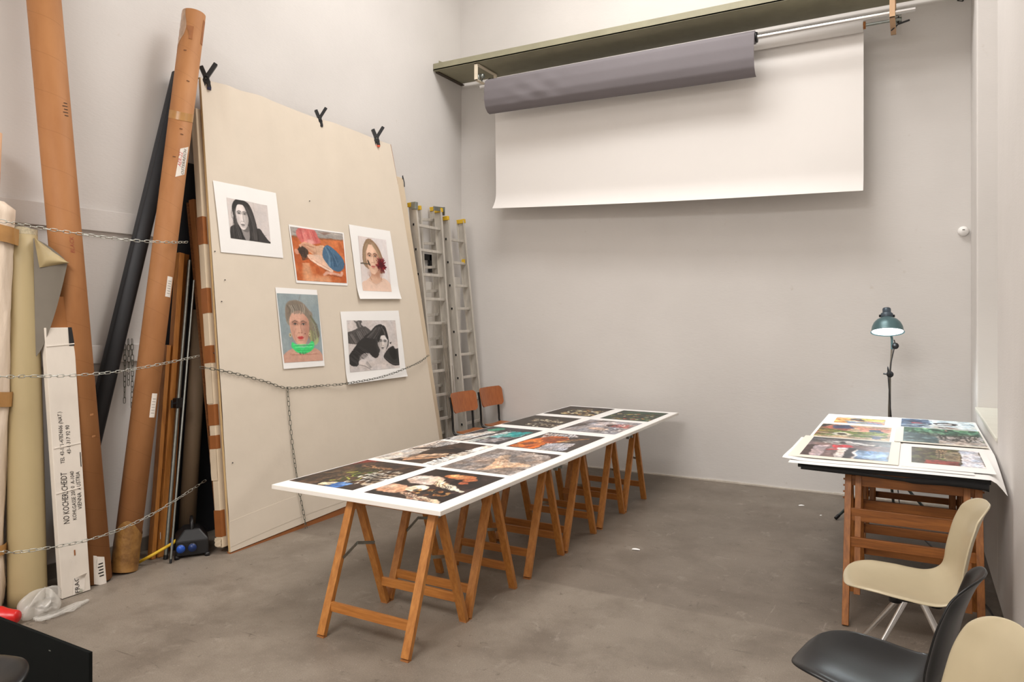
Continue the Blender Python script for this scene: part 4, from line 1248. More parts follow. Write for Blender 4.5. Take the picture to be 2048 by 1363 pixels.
# 2: figure curled up on an orange floor, red cushion, blue skirt
p = Pic(168, 154, (196, 104, 56))
p.blot(6, 5, 0.5, (206, 122, 74), 0.7); p.blot(12, 9, 0.58, (176, 86, 44), 0.6); p.blot(5, 3, 0.62, (224, 168, 130), 0.8, (0.0, 0.66, 1, 1), 0.25)
p.poly([(0, 0), (1, 0), (1, 0.13), (0, 0.17)], (168, 160, 154)); p.hair(((0, 0.01), (0, 0.16)), ((1, 0.0), (1, 0.12)), 16, [(126, 120, 116), (190, 182, 174), (146, 138, 132)], 0.006, 0.7)
p.poly([(0.5, 0.03), (0.78, 0.02), (0.63, 0.08)], (138, 110, 98), 0.8); p.poly([(0, 0.17), (1, 0.125), (1, 0.15), (0, 0.20)], (150, 96, 66), 0.9)
p.blob([(0.10, 0.14), (0.14, 0.02), (0.30, -0.02), (0.44, 0.0), (0.50, 0.12), (0.54, 0.24), (0.40, 0.28), (0.20, 0.30)], (206, 112, 106)); p.hair(((0.18, 0.02), (0.44, 0.02)), ((0.2, 0.26), (0.5, 0.24)), 14, [(228, 148, 138), (178, 80, 80), (238, 170, 158)], 0.008, 0.55)
p.ell(0.34, 0.25, 0.07, 0.05, (240, 180, 168), soft=1.0, al=0.8)
p.blob([(0.08, 0.42), (0.14, 0.34), (0.24, 0.36), (0.28, 0.46), (0.24, 0.56), (0.14, 0.54)], (70, 54, 44)); p.hair(((0.12, 0.4), (0.24, 0.4)), ((0.14, 0.62), (0.28, 0.58)), 12, [(52, 40, 34), (98, 76, 60)], 0.005, 0.8)
p.ell(0.06, 0.46, 0.035, 0.05, (214, 150, 124))
p.blob([(0.18, 0.30), (0.30, 0.27), (0.44, 0.31), (0.58, 0.28), (0.62, 0.36), (0.58, 0.47), (0.46, 0.50), (0.36, 0.48), (0.26, 0.40)], (222, 176, 144))
p.line([(0.14, 0.34), (0.24, 0.28), (0.34, 0.33)], 0.022, (216, 164, 134)); p.line([(0.20, 0.33), (0.30, 0.40), (0.40, 0.45)], 0.022, (208, 152, 122)); p.line([(0.42, 0.33), (0.44, 0.48)], 0.008, (198, 150, 118), 0.8); p.line([(0.22, 0.31), (0.40, 0.35)], 0.006, (150, 96, 72), 0.7)
p.blob([(0.26, 0.50), (0.42, 0.49), (0.56, 0.50), (0.68, 0.66), (0.74, 0.78), (0.66, 0.80), (0.48, 0.70), (0.30, 0.60)], (228, 190, 166)); p.hair(((0.28, 0.54), (0.32, 0.60)), ((0.7, 0.74), (0.66, 0.80)), 8, [(196, 144, 120), (240, 208, 188)], 0.008, 0.5); p.line([(0.28, 0.60), (0.5, 0.72), (0.68, 0.81)], 0.006, (130, 70, 44), 0.7)
p.blob([(0.62, 0.28), (0.74, 0.30), (0.90, 0.44), (0.98, 0.58), (0.96, 0.70), (0.86, 0.78), (0.72, 0.74), (0.60, 0.60), (0.55, 0.46)], (74, 106, 134)); p.hair(((0.62, 0.30), (0.72, 0.32)), ((0.66, 0.68), (0.95, 0.68)), 22, [(50, 80, 108), (110, 142, 166), (62, 94, 122)], 0.008, 0.7, 0.03)
p.line([(0.92, 0.80), (0.90, 0.85), (0.74, 0.83), (0.60, 0.82), (0.54, 0.86)], 0.026, (224, 170, 148)); p.line([(0.9, 0.885), (0.6, 0.865)], 0.007, (122, 66, 46), 0.7)
p.photo(0.006, 0.14)
wall_print('colour photograph of a curled-up figure in a blue skirt on an orange floor', [(520, 322), (845, 372), (872, 685), (567, 668)], [(528, 335), (838, 378), (866, 670), (572, 653)], p, curl=0.0, lift=0.004)

# 3: portrait with a dark red flower held between the lips
p = Pic(126, 168, (226, 218, 216)); p.blot(3, 3, 0.4, (222, 208, 202), 0.6)
p.blob([(-0.05, 1.06), (0.0, 0.86), (0.16, 0.80), (0.34, 0.74), (0.70, 0.74), (0.92, 0.80), (1.04, 0.92), (1.05, 1.06)], (230, 198, 178))
p.blob([(0.10, 0.50), (0.11, 0.26), (0.22, 0.09), (0.38, 0.02), (0.56, 0.08), (0.72, 0.22), (0.82, 0.44), (0.80, 0.62), (0.66, 0.66), (0.3, 0.6)], (150, 122, 96))
p.blob([(0.32, 0.58), (0.62, 0.58), (0.64, 0.72), (0.72, 0.78), (0.48, 0.86), (0.26, 0.78), (0.34, 0.70)], (218, 176, 150)); p.ell(0.5, 0.68, 0.2, 0.06, (176, 124, 98), soft=1.2, al=0.6)
p.face(0.435, 0.40, 0.235, 0.275, (232, 194, 168), (150, 98, 74), (198, 110, 104), brow=(88, 62, 48), iris=(60, 54, 48), ey=-0.20, my=0.52)
p.blob([(0.12, 0.52), (0.13, 0.24), (0.24, 0.09), (0.40, 0.06), (0.30, 0.16), (0.21, 0.28), (0.19, 0.44)], (150, 122, 94)); p.blob([(0.38, 0.04), (0.58, 0.10), (0.74, 0.26), (0.80, 0.46), (0.70, 0.44), (0.62, 0.26), (0.48, 0.13)], (146, 116, 90))
p.hair(((0.36, 0.04), (0.52, 0.07)), ((0.72, 0.44), (0.80, 0.48)), 18, [(190, 164, 134), (110, 84, 62), (170, 142, 112)], 0.005, 0.6, 0.04); p.hair(((0.22, 0.12), (0.38, 0.05)), ((0.12, 0.5), (0.19, 0.46)), 14, [(190, 164, 134), (112, 86, 64)], 0.005, 0.6, -0.05)
for k in range(120):
    a = random.uniform(0, 2 * PI); q = random.uniform(0.06, 0.2)
    p.line([(0.72 + 0.05 * math.cos(a), 0.50 + 0.04 * math.sin(a)), (0.72 + q * math.cos(a), 0.50 + q * 0.82 * math.sin(a))], 0.007, random.choice([(122, 18, 28), (150, 26, 38), (92, 12, 22), (62, 10, 18), (108, 40, 44)]))
p.ell(0.72, 0.50, 0.075, 0.06, (78, 12, 22), soft=0.6)
p.line([(-0.02, 0.50), (0.30, 0.50)], 0.010, (92, 82, 70)); p.blob([(0.24, 0.42), (0.30, 0.46), (0.34, 0.53), (0.28, 0.51)], (70, 60, 50)); p.line([(0.26, 0.70), (0.34, 0.80)], 0.004, (120, 90, 70)); p.line([(0.70, 0.72), (0.66, 0.82)], 0.004, (130, 98, 78)); p.line([(0.24, 0.80), (0.48, 0.88), (0.74, 0.80)], 0.004, (196, 158, 138), 0.8)
p.photo(0.004, 0.05)
wall_print('colour portrait of a person with a dark red flower between the lips', [(875, 322), (1120, 362), (1180, 765), (935, 765)], [(930, 390), (1095, 415), (1128, 722), (960, 715)], p, curl=0.028)

# 4: portrait, tousled grey hair, bright green scarf
p = Pic(126, 196, (152, 164, 166)); p.blot(3, 4, 0.4, (144, 158, 162), 0.7)
p.blob([(-0.03, 1.06), (-0.01, 0.90), (0.14, 0.83), (0.30, 0.80), (0.72, 0.80), (0.90, 0.84), (1.0, 0.93), (1.02, 1.06)], (204, 158, 138)); p.hair(((0.1, 0.9), (0.3, 0.86)), ((0.9, 0.9), (0.7, 0.86)), 7, [(176, 122, 104), (222, 184, 164)], 0.006, 0.5)
p.blob([(0.16, 0.42), (0.15, 0.24), (0.22, 0.13), (0.40, 0.09), (0.58, 0.12), (0.72, 0.22), (0.82, 0.30), (0.80, 0.40), (0.92, 0.52), (0.96, 0.62), (0.88, 0.74), (0.74, 0.72), (0.60, 0.6), (0.3, 0.5)], (146, 136, 122))
p.blob([(0.70, 0.55), (0.84, 0.56), (0.92, 0.68), (0.84, 0.76), (0.72, 0.72)], (170, 188, 128), 0.8); p.ell(0.74, 0.40, 0.05, 0.03, (110, 190, 120), soft=0.9, al=0.7)
p.hair(((0.60, 0.22), (0.76, 0.3)), ((0.76, 0.72), (0.96, 0.62)), 22, [(196, 190, 176), (104, 96, 84), (160, 150, 132), (128, 150, 96)], 0.006, 0.7, 0.06)
p.face(0.465, 0.50, 0.245, 0.262, (216, 168, 146), (140, 92, 76), (196, 48, 56), brow=(116, 92, 80), iris=(60, 58, 56), ey=-0.20, my=0.56)
for k in (-0.08, -0.02, 0.05): p.line([(0.47 + k, 0.38), (0.47 + k * 0.6, 0.43)], 0.003, (176, 120, 100), 0.5)
for y in (0.32, 0.345, 0.37): p.line([(0.34, y), (0.48, y - 0.006), (0.60, y)], 0.0025, (182, 128, 108), 0.5)
for k in (-1, 1): p.line([(0.465 + k * 0.10, 0.52), (0.465 + k * 0.16, 0.60), (0.465 + k * 0.12, 0.70)], 0.004, (168, 110, 92), 0.5)
p.blob([(0.18, 0.40), (0.16, 0.25), (0.24, 0.14), (0.42, 0.10), (0.60, 0.15), (0.74, 0.30), (0.76, 0.42), (0.66, 0.34), (0.52, 0.25), (0.34, 0.27), (0.26, 0.33)], (134, 122, 108))
p.hair(((0.24, 0.30), (0.62, 0.30)), ((0.20, 0.18), (0.62, 0.15)), 30, [(186, 176, 162), (90, 82, 72), (160, 148, 132), (112, 102, 90)], 0.007, 0.65, 0.03); p.line([(0.50, 0.10), (0.56, 0.01)], 0.006, (130, 126, 118), 0.7)
for k, x in ((-1, 0.215), (1, 0.70)): p.ell(x, 0.60, 0.03, 0.03, (206, 190, 150), soft=0.4); p.ell(x, 0.60, 0.014, 0.014, (120, 98, 70), soft=0.4)
p.ell(0.585, 0.59, 0.012, 0.008, (90, 40, 40), soft=0.4)
p.blob([(0.24, 0.71), (0.30, 0.73), (0.46, 0.79), (0.62, 0.765), (0.74, 0.70), (0.80, 0.75), (0.72, 0.84), (0.52, 0.885), (0.34, 0.86), (0.22, 0.78)], (72, 214, 124)); p.hair(((0.25, 0.74), (0.3, 0.84)), ((0.78, 0.73), (0.7, 0.85)), 7, [(44, 176, 94), (124, 240, 160), (50, 190, 104)], 0.006, 0.7)
p.hair(((0.36, 0.86), (0.6, 0.86)), ((0.38, 0.89), (0.6, 0.89)), 6, [(60, 50, 44)], 0.006, 0.7)
p.photo(0.004, 0.08)
wall_print('colour portrait of a grey-haired person in a bright green scarf', [(440, 695), (690, 710), (733, 1160), (483, 1180)], [(447, 730), (692, 740), (722, 1128), (487, 1143)], p, curl=0.004)

# 5: black and white, figure in dark clothes lying on sand beside a hat
p = Pic(168, 168, g(206)); p.blot(40, 40, 0.62, g(190), 0.5); p.blot(5, 5, 0.5, g(216), 0.6)
for k in range(22): p.ell(random.random(), random.random(), 0.006, 0.004, g(120))
p.blob([(0.12, 0.0), (0.17, 0.02), (0.26, 0.0), (0.30, 0.04), (0.27, 0.07), (0.32, 0.14), (0.20, 0.15), (0.17, 0.06)], g(96)); p.hair(((0.16, 0.02), (0.26, 0.03)), ((0.2, 0.14), (0.3, 0.13)), 8, [g(60), g(150)], 0.005)
p.blob([(-0.04, 0.26), (0.10, 0.20), (0.24, 0.14), (0.36, 0.13), (0.46, 0.22), (0.50, 0.34), (0.40, 0.44), (0.16, 0.47), (-0.04, 0.42)], g(84)); p.hair(((0.0, 0.28), (0.36, 0.14)), ((0.1, 0.46), (0.46, 0.38)), 40, [g(52), g(116), g(70), g(132)], 0.005, 0.6)
p.blob([(0.14, 0.50), (0.22, 0.40), (0.34, 0.34), (0.52, 0.38), (0.62, 0.50), (0.60, 0.66), (0.54, 0.76), (0.46, 0.74), (0.38, 0.66), (0.28, 0.66), (0.20, 0.74), (0.17, 0.86), (0.10, 0.90), (0.0, 0.84), (-0.01, 0.70)], g(46)); p.hair(((0.0, 0.74), (0.2, 0.5)), ((0.14, 0.88), (0.4, 0.66)), 18, [g(30), g(76)], 0.006, 0.6)
p.blob([(0.30, 0.33), (0.44, 0.24), (0.54, 0.13), (0.66, 0.08), (0.76, 0.13), (0.80, 0.28), (0.81, 0.44), (0.78, 0.56), (0.70, 0.60), (0.60, 0.44), (0.50, 0.40), (0.40, 0.36)], g(48))
p.face(0.685, 0.45, 0.105, 0.185, g(224), g(96), g(100), brow=g(50), iris=g(36), ey=-0.10, my=0.62, tilt=0.18, side=-1)
p.blob([(0.58, 0.40), (0.60, 0.26), (0.70, 0.22), (0.80, 0.30), (0.80, 0.40), (0.75, 0.31), (0.66, 0.32), (0.61, 0.44)], g(44)); p.hair(((0.56, 0.14), (0.7, 0.1)), ((0.34, 0.34), (0.56, 0.38)), 26, [g(96), g(30), g(112), g(74)], 0.005, 0.7, 0.02); p.hair(((0.66, 0.1), (0.74, 0.14)), ((0.72, 0.28), (0.81, 0.44)), 10, [g(110), g(34)], 0.005, 0.7, 0.02)
p.poly([(0.82, 0.47), (0.87, 0.45), (0.86, 0.50)], g(36))
p.blob([(0.68, 0.74), (0.76, 0.62), (0.84, 0.56), (0.90, 0.54), (0.94, 0.60), (1.02, 0.62), (1.03, 0.90), (0.94, 0.95), (0.84, 0.92), (0.74, 0.84)], g(50)); p.blob([(0.80, 0.64), (0.88, 0.57), (0.97, 0.66), (0.95, 0.80), (0.86, 0.80)], g(34)); p.line([(0.70, 0.76), (0.86, 0.90), (1.0, 0.92)], 0.006, g(92), 0.7)
p.blob([(0.17, 0.84), (0.22, 0.77), (0.32, 0.78), (0.38, 0.86), (0.44, 0.95), (0.40, 0.965), (0.34, 0.92), (0.26, 0.885)], g(216)); p.hair(((0.3, 0.84), (0.34, 0.8)), ((0.38, 0.95), (0.43, 0.94)), 5, [g(150)], 0.004, 0.8); p.line([(0.16, 0.87), (0.28, 0.90), (0.40, 0.975)], 0.006, g(100), 0.6); p.ell(0.27, 0.72, 0.07, 0.04, g(140), soft=1.0, al=0.5)
p.photo(0.004, 0.10)
wall_print('black-and-white photograph of a dark-clothed figure lying on sand by a hat', [(830, 838), (1172, 832), (1220, 1222), (868, 1270)], [(866, 890), (1152, 890), (1180, 1170), (886, 1198)], p, curl=0.022)

# ================================================================== LADDERS
def ladder(name, label, lt, lb_, rt, rb, n, first, w, d, holes, caps, group, skip=()):
    """rails lt-lb and rt-rb (top, bottom); rungs as fractions down the rail"""
    t = thing(name, label, 'ladder', (V3(lb_) + V3(rb)) / 2, group=group)
    lt, lb_, rt, rb = V3(lt), V3(lb_), V3(rt), V3(rb)
    sd = (rt - lt).normalized()
    for a, b, sg in ((lt, lb_, 1), (rt, rb, -1)):
        ax = (b - a).normalized(); nn = sd.cross(ax).normalized()
        m = MB()                       # C-section: web and two flanges
        m.beam(a, b, 0.004, w, sd)
        for k in (-1, 1): m.beam(a + nn * (k * (w / 2 - 0.003)) + sd * (sg * d / 2), b + nn * (k * (w / 2 - 0.003)) + sd * (sg * d / 2), d, 0.005, sd)
        m.build('rail', M_ALU, t)
        MB().beam(b - ax * 0.05, b, d * 1.3, w * 1.1, sd).build('rubber_foot', M_BLACK, t)
        if caps: MB().beam(a - ax * 0.02, a + ax * 0.03, d * 1.5, w * 1.05, sd).build('end_cap', M_YELLOW, t, bevel=0.004)
    H = (lb_ - lt).length
    for k in range(n):
        q = first + k * 0.28 / H
        if q > 0.985: break
        a, b = lt.lerp(lb_, q), rt.lerp(rb, q)
        rg = MB().beam(a - sd * 0.006, b + sd * 0.006, 0.032, 0.026, (lb_ - lt).normalized()).build('rung', M_ALU, t, bevel=0.003)
        if holes:
            for e, sg in ((a, -1), (b, 1)):
                MB().beam(e + sd * (sg * 0.0065), e + sd * (sg * 0.0075), 0.026, 0.022, (lb_ - lt).normalized()).build('rung_socket', M_BLACK, rg)
    return t


XT, XB = -4.935, -4.78
la_t, la_b = PX(824, 408, x=XT), V3((XB, PX(874, 925, x=XB).y, 0.0))
ra_t, ra_b = PX(877, 420, x=XT), V3((XB, PX(909, 915, x=XB).y, 0.0))
t1 = ladder('extension_ladder', 'aluminium extension ladder front section with steel hook, beside the cream panels', la_t, la_b, ra_t, ra_b, 11, 0.075, 0.10, 0.028, True, True, 'aluminium ladders')
bk = V3((-0.075, 0.0, 0.0))
la2_t, ra2_t = PX(836, 415, x=XT - 0.098), PX(866, 417, x=XT - 0.098)
t2 = ladder('extension_ladder', 'aluminium extension ladder rear section nested behind the hooked section', la2_t, la_b + V3((-0.105, 0.04, 0)), ra2_t, ra_b + V3((-0.105, -0.03, 0)), 11, 0.045, 0.075, 0.024, False, True, 'aluminium ladders')
sd = (ra_t - la_t).normalized()
hk = MB(); hk.beam(ra_t - sd * 0.15 + V3((0.035, 0, 0.0)), ra_t + sd * 0.06 + V3((0.035, 0, 0.012)), 0.012, 0.05, (1, 0, 0)); hk.beam(ra_t + sd * 0.055 + V3((0.03, 0, 0.04)), ra_t + sd * 0.055 + V3((0.03, 0, -0.06)), 0.05, 0.008, (1, 0, 0))
hk.build('guide_hook', M_STEEL, t1, bevel=0.002)
MB().beam(la_t + V3((0.035, 0, 0.02)), la_t + V3((0.035, 0, -0.06)) , 0.05, 0.06, sd).build('guide_hook', M_STEEL, t1, bevel=0.002)
lb_t, lb_b = PX(889, 436, x=-4.93), V3((-4.47, PX(931, 880, x=-4.56).y - 0.02, 0.0))
rb_t, rb_b = PX(922, 442, x=-4.93), V3((-4.47, PX(960, 790, x=-4.62).y - 0.03, 0.0))
lb_b = V3((-4.72, PX(931, 915, x=-4.72).y, 0)); rb_b = V3((-4.72, PX(967, 905, x=-4.72).y, 0))
t3 = ladder('straight_ladder', 'single aluminium ladder with yellow caps standing nearest the room corner', lb_t, lb_b, rb_t, rb_b, 11, 0.085, 0.105, 0.03, True, True, 'aluminium ladders')
q = rb_t.lerp(rb_b, 0.17); MB().box(q + V3((0.0, -0.035, 0)), (0.05, 0.003, 0.05)).build('yellow_sticker', M_YELLOW, t3)
# rope loops on the double ladder
rp = MB()
for k in range(3):
    a = la_t.lerp(ra_t, 0.75 + 0.06 * k).lerp(la_b.lerp(ra_b, 0.75 + 0.06 * k), 0.44); b = la_t.lerp(ra_t, 0.7 + 0.1 * k).lerp(la_b.lerp(ra_b, 0.75 + 0.1 * k), 0.78)
    rp.tube(smooth([a + V3((0.03, 0, 0)), a.lerp(b, 0.5) + V3((0.035, -0.012 * k, 0)), b + V3((0.035, 0.0, -0.05)), b + V3((0.035, 0.05, 0.0)), a.lerp(b, 0.5) + V3((0.035, 0.05 + 0.01 * k, 0))], 5), 0.005, 6)
o = rp.build('rope', mat('grey_rope', rgb(150, 140, 126), 0.8))
tag(o, 'grey rope looped over the rungs of the extension ladder', 'rope')
# boards standing behind the ladders
for nm, lb, u0, u1, vt, x, m in (('foam_board', 'white board standing behind the single ladder in the corner', 890, 922, 552, -5.05, M_WHITE), ('foam_board', 'white board standing behind the extension ladder', 842, 876, 562, -5.06, M_WHITE)):
    a, b = PX(u0, vt, x=x), PX(u1, vt, x=x)
    MBo = MB().hexa([V3((x - 0.02, a.y, 0)), V3((x + 0.0, a.y, 0)), V3((x + 0.0, b.y, 0)), V3((x - 0.02, b.y, 0)), V3((x - 0.03, a.y, a.z)), V3((x - 0.01, a.y, a.z)), V3((x - 0.01, b.y, a.z)), V3((x - 0.03, b.y, a.z))]).build(nm, m, bevel=0.004)
    tag(MBo, lb, 'panel', 'white boards behind the ladders')
a, b = PX(838, 507, x=-5.07), PX(866, 545, x=-5.07)
t = thing('black_corner_frame', 'black right-angled frame corner behind the extension ladder', 'frame', (-5.075, a.y, b.z))
MB().box((-5.07, (a.y + b.y) / 2, a.z - 0.03), (0.02, b.y - a.y, 0.07)).build('top_bar', M_BLACK, t)
MB().box((-5.07, b.y - 0.04, (a.z + b.z) / 2), (0.02, 0.08, a.z - b.z)).build('side_bar', M_BLACK, t)

# ================================================================== SCHOOL CHAIRS
def school_chair(label, loc, rot):
    t = thing('plywood_chair', label, 'chair', loc, rot, group='plywood chairs by the ladders')
    # local: +x is the sitting direction
    W = 0.235
    def back(u, v):
        y = (u - 0.5) * 2; zz = 0.685 + 0.225 * v
        w = W * (1 - 0.05 * (1 - v)); e = abs(y)
        k = abs(v - 0.5) * 2; lim = 1 - 0.16 * max(0, (k - 0.62) / 0.38) ** 2.4
        return V3((-0.205 - 0.05 * v + 0.035 * (y * lim) ** 2, y * w * lim, zz))
    MB().grid(back, 20, 12).build('backrest', M_VENEER, t, local=True, solid=0.011)
    def seat(u, v):
        y = (u - 0.5) * 2; k = abs(v - 0.5) * 2; lim = 1 - 0.14 * max(0, (k - 0.7) / 0.3) ** 2
        x = -0.19 + 0.41 * v
        return V3((x, y * (0.19 + 0.035 * v) * lim, 0.468 + 0.012 * v - 0.03 * max(0, (v - 0.88) / 0.12) ** 2 + 0.01 * y * y - 0.008 * math.sin(PI * v)))
    MB().grid(seat, 16, 20).build('seat', M_VENEERX, t, local=True, solid=0.012)
    for s in (-1, 1):
        y = s * 0.19
        MB().tube(smooth([(-0.262, y, 0.86), (-0.235, y, 0.72), (-0.222, y, 0.58), (-0.215, y, 0.49), (-0.18, y, 0.445), (-0.1, y, 0.44), (0.19, y, 0.445)], 5), 0.0125, 10).build('side_frame', M_BLKMET, t, local=True)
        MB().tube([(0.02, y, 0.44), (0.22, y * 1.05, 0.01)], [0.013, 0.011], 10).build('leg', M_BLKMET, t, local=True)
        MB().tube([(-0.02, y, 0.44), (-0.25, y * 1.05, 0.01)], [0.013, 0.011], 10).build('leg', M_BLKMET, t, local=True)
    MB().tube([(0.0, -0.19, 0.42), (0.0, 0.19, 0.42)], 0.011, 10).build('stretcher', M_BLKMET, t, local=True)
    return t


school_chair('plywood chair with black steel frame, nearer of the pair behind the long table', (-4.26, 6.91, 0), math.radians(-4))
school_chair('plywood chair with black steel frame, by the back wall behind the long table', (-4.27, 7.53, 0), math.radians(-4))

# ================================================================== LONG TABLE
TX0, TX1, TY0, TY1, TZ = -3.43, -2.18, 3.15, 7.575, 0.745
TH = 0.026
tops = ['white table board nearest the camera, first of three end to end', 'middle white table board of the three end to end', 'white table board nearest the back wall, last of three end to end']
BL_ = (TY1 - TY0) / 3
for k in range(3):
    y0, y1 = TY0 + k * BL_, TY0 + (k + 1) * BL_ - 0.002
    o = MB().box(((TX0 + TX1) / 2, (y0 + y1) / 2, TZ - TH / 2), (TX1 - TX0, y1 - y0, TH)).build('table_board', M_WHITE, bevel=0.002)
    tag(o, tops[k], 'table top', 'white boards of the long table')
# clips joining the boards
for y, lb in ((TY0 + BL_, 'small metal clip under the nearer board joint of the long table'), (TY0 + 2 * BL_, 'small metal clip under the farther board joint of the long table')):
    t = thing('table_clip', lb, 'clip', (TX1 - 0.05, y, TZ - TH), group='metal clips under the long table')
    MB().box((TX1 - 0.03, y, TZ - TH - 0.006), (0.04, 0.11, 0.012)).build('plate', M_STEEL, t)
    for s in (-1, 1): MB().box((TX1 - 0.015, y + s * 0.04, TZ - TH - 0.018), (0.03, 0.014, 0.02)).build('lug', M_STEEL, t)


def trestle(name, label, loc, W, S, H, lw, ld, mu, mx, group, stays=True, rails=(0.155,), cat='trestle', extra=None):
    """A-frame trestle: width W along x, spread S along y, height H"""
    t = thing(name, label, cat, loc, group=group)
    for sy in (-1, 1):
        for sx in (-1, 1):
            x = sx * (W / 2 - lw / 2)
            MB().beam((x, sy * S / 2, 0.010), (x, sy * 0.024, H - 0.006), lw, ld, (1, 0, 0)).build('leg', mu, t, local=True, bevel=0.002)
            MB().box((x, sy * S / 2, 0.004), (lw * 0.98, ld * 1.0, 0.008)).build('foot_pad', M_KRAFT, t, local=True)
        MB().box((0, sy * 0.026, H - 0.014), (W - lw * 2, 0.022, 0.024)).build('top_rail', mx, t, local=True, bevel=0.002)
        for zr in rails:
            y = sy * (S / 2 - (S / 2 - 0.024) * zr / H)
            MB().box((0, y, zr), (W - lw * 2 + 0.004, 0.02, 0.052)).build('cross_rail', mx, t, local=True, bevel=0.002)
    for sx in (-1, 1):
        MB().box((sx * (W / 2 - 0.012), 0, H - 0.03), (0.006, 0.05, 0.03)).build('hinge', M_STEEL, t, local=True)
        if stays:
            x = sx * (W / 2 - lw - 0.004); zz = 0.40
            yy = S / 2 - (S / 2 - 0.024) * zz / H
            st = MB(); st.beam((x, -yy, zz), (x, -0.01, zz + 0.055), 0.003, 0.018, (1, 0, 0)); st.beam((x + 0.004, -0.02, zz + 0.055), (x + 0.004, yy, zz + 0.015), 0.003, 0.018, (1, 0, 0))
            st.build('folding_stay', M_STEEL, t, local=True)
    return t


TR_Y = (3.265, 3.855, 4.595, 5.21, 5.885, 6.475)
ordn = ('first', 'second', 'third', 'fourth', 'fifth', 'sixth')
for k, y in enumerate(TR_Y):
    lb = 'pine trestle under the long table, %s counting from the camera' % ordn[k]
    Mx = Matrix.Translation((-2.575, y, 0)) @ Matrix.Rotation(math.radians((0.6, -0.4, 0.8, -0.6, 0.5, -0.3)[k]), 4, 'Z')
    if k == 0: TR0 = trestle('pine_trestle', lb, (-2.575, y, 0), 0.63, 0.55, TZ - TH - 0.004, 0.050, 0.030, M_PINE, M_PINEX, 'pine trestles of the long table')
    else: dup(TR0, Mx, lb, 'pine trestles of the long table')


# ------------------------------------------------------------------ prints on the tables
def table_print(label, paper, image, pic, z, wave=0.0, group='prints on the long table', name='photo_print', edge=None, th=0.001, zf=None):
    """paper/image = (x0, y0, x1, y1); the picture's top edge is the far one"""
    pic.photo()
    zf = zf or (lambda x, y: 0.0)
    px0, py0, px1, py1 = paper; ix0, iy0, ix1, iy1 = image
    t = thing(name, label, 'photograph', ((px0 + px1) / 2, (py0 + py1) / 2, z), group=group)
    f = lambda x, y: V3((x, y, z + zf(x, y) + wave * (abs(math.sin(5 * x + 3)) * 0.4 + max(0, (py0 + 0.05 - y) / 0.05) ** 2 * 0.3)))
    MB().grid(lambda u, v: f(px0 + (px1 - px0) * u, py1 + (py0 - py1) * v) + V3((0, 0, th * 0.5)), 14, 14).build('paper_sheet', edge or M_PAPER, t, solid=th)
    printed('printed_image', pic, lambda u, v: f(ix0 + (ix1 - ix0) * u, iy1 + (iy0 - iy1) * v) + V3((0, 0, th + 0.0007)), t)


SH = lambda k, r: ((TX0 + 0.004 if not r else -2.842), (3.155, 4.04, 4.93, 5.825, 6.71)[k], (-2.846 if not r else TX1 - 0.006), (4.036, 4.926, 5.821, 6.706, 7.565)[k])

# row 1 left: dark market-still of leaves and rope
p = Pic(175, 148, (52, 38, 30)); p.blot(9, 7, 0.5, (86, 62, 44), 0.8); p.blot(12, 9, 0.62, (28, 22, 20), 0.8)
for k in range(9): p.line([(0.02 + 0.03 * k, 0.70 + 0.02 * k), (0.15 + 0.03 * k, 0.50), (0.34 + 0.02 * k, 0.62 + 0.02 * k), (0.5, 0.66 + 0.02 * k)], 0.006, random.choice([(30, 24, 18), (128, 102, 72), (98, 76, 52)]))
for k in range(8): p.line([(0.14 + 0.05 * k, 0.18 + 0.02 * (k % 3)), (0.28 + 0.05 * k, 0.28), (0.44 + 0.045 * k, 0.20)], 0.008, random.choice([(146, 108, 76), (168, 122, 84), (104, 74, 52)]))
for k in range(16):
    a = 0.2 + 0.03 * k; p.line([(a, 0.30), (a + 0.03, 0.40), (a + 0.02, 0.52)], 0.004, (126, 128, 62), 0.8)
for k in range(22):
    x, y = random.uniform(0.3, 0.68), random.uniform(0.42, 0.80); p.line([(x, y), (x + random.uniform(-.08, .1), y + random.uniform(-.1, .05))], 0.012, random.choice([(112, 134, 42), (74, 98, 32), (164, 168, 66), (52, 66, 26)]))
p.ell(0.66, 0.92, 0.13, 0.10, (62, 116, 186)); p.ell(0.70, 0.86, 0.08, 0.05, (116, 158, 214), soft=0.6); p.poly([(0.42, 0.9), (0.56, 0.84), (0.58, 0.95), (0.46, 0.99)], (216, 196, 160))
for i in range(9):
    for j in range(6):
        if random.random() < 0.72: p.rect(0.60 + 0.045 * i, 0.30 + 0.09 * j, 0.635 + 0.045 * i, 0.36 + 0.09 * j, random.choice([(214, 206, 192), (186, 172, 150), (232, 226, 214), (150, 132, 108)]))
p.poly([(0, 0), (0.3, 0), (0.1, 0.12), (0, 0.3)], (118, 44, 32)); p.grain(0.5)
table_print('print of dark leaves and ropes, nearest left on the long table', SH(0, 0), (-3.415, 3.275, -2.895, 4.02), p, TZ)
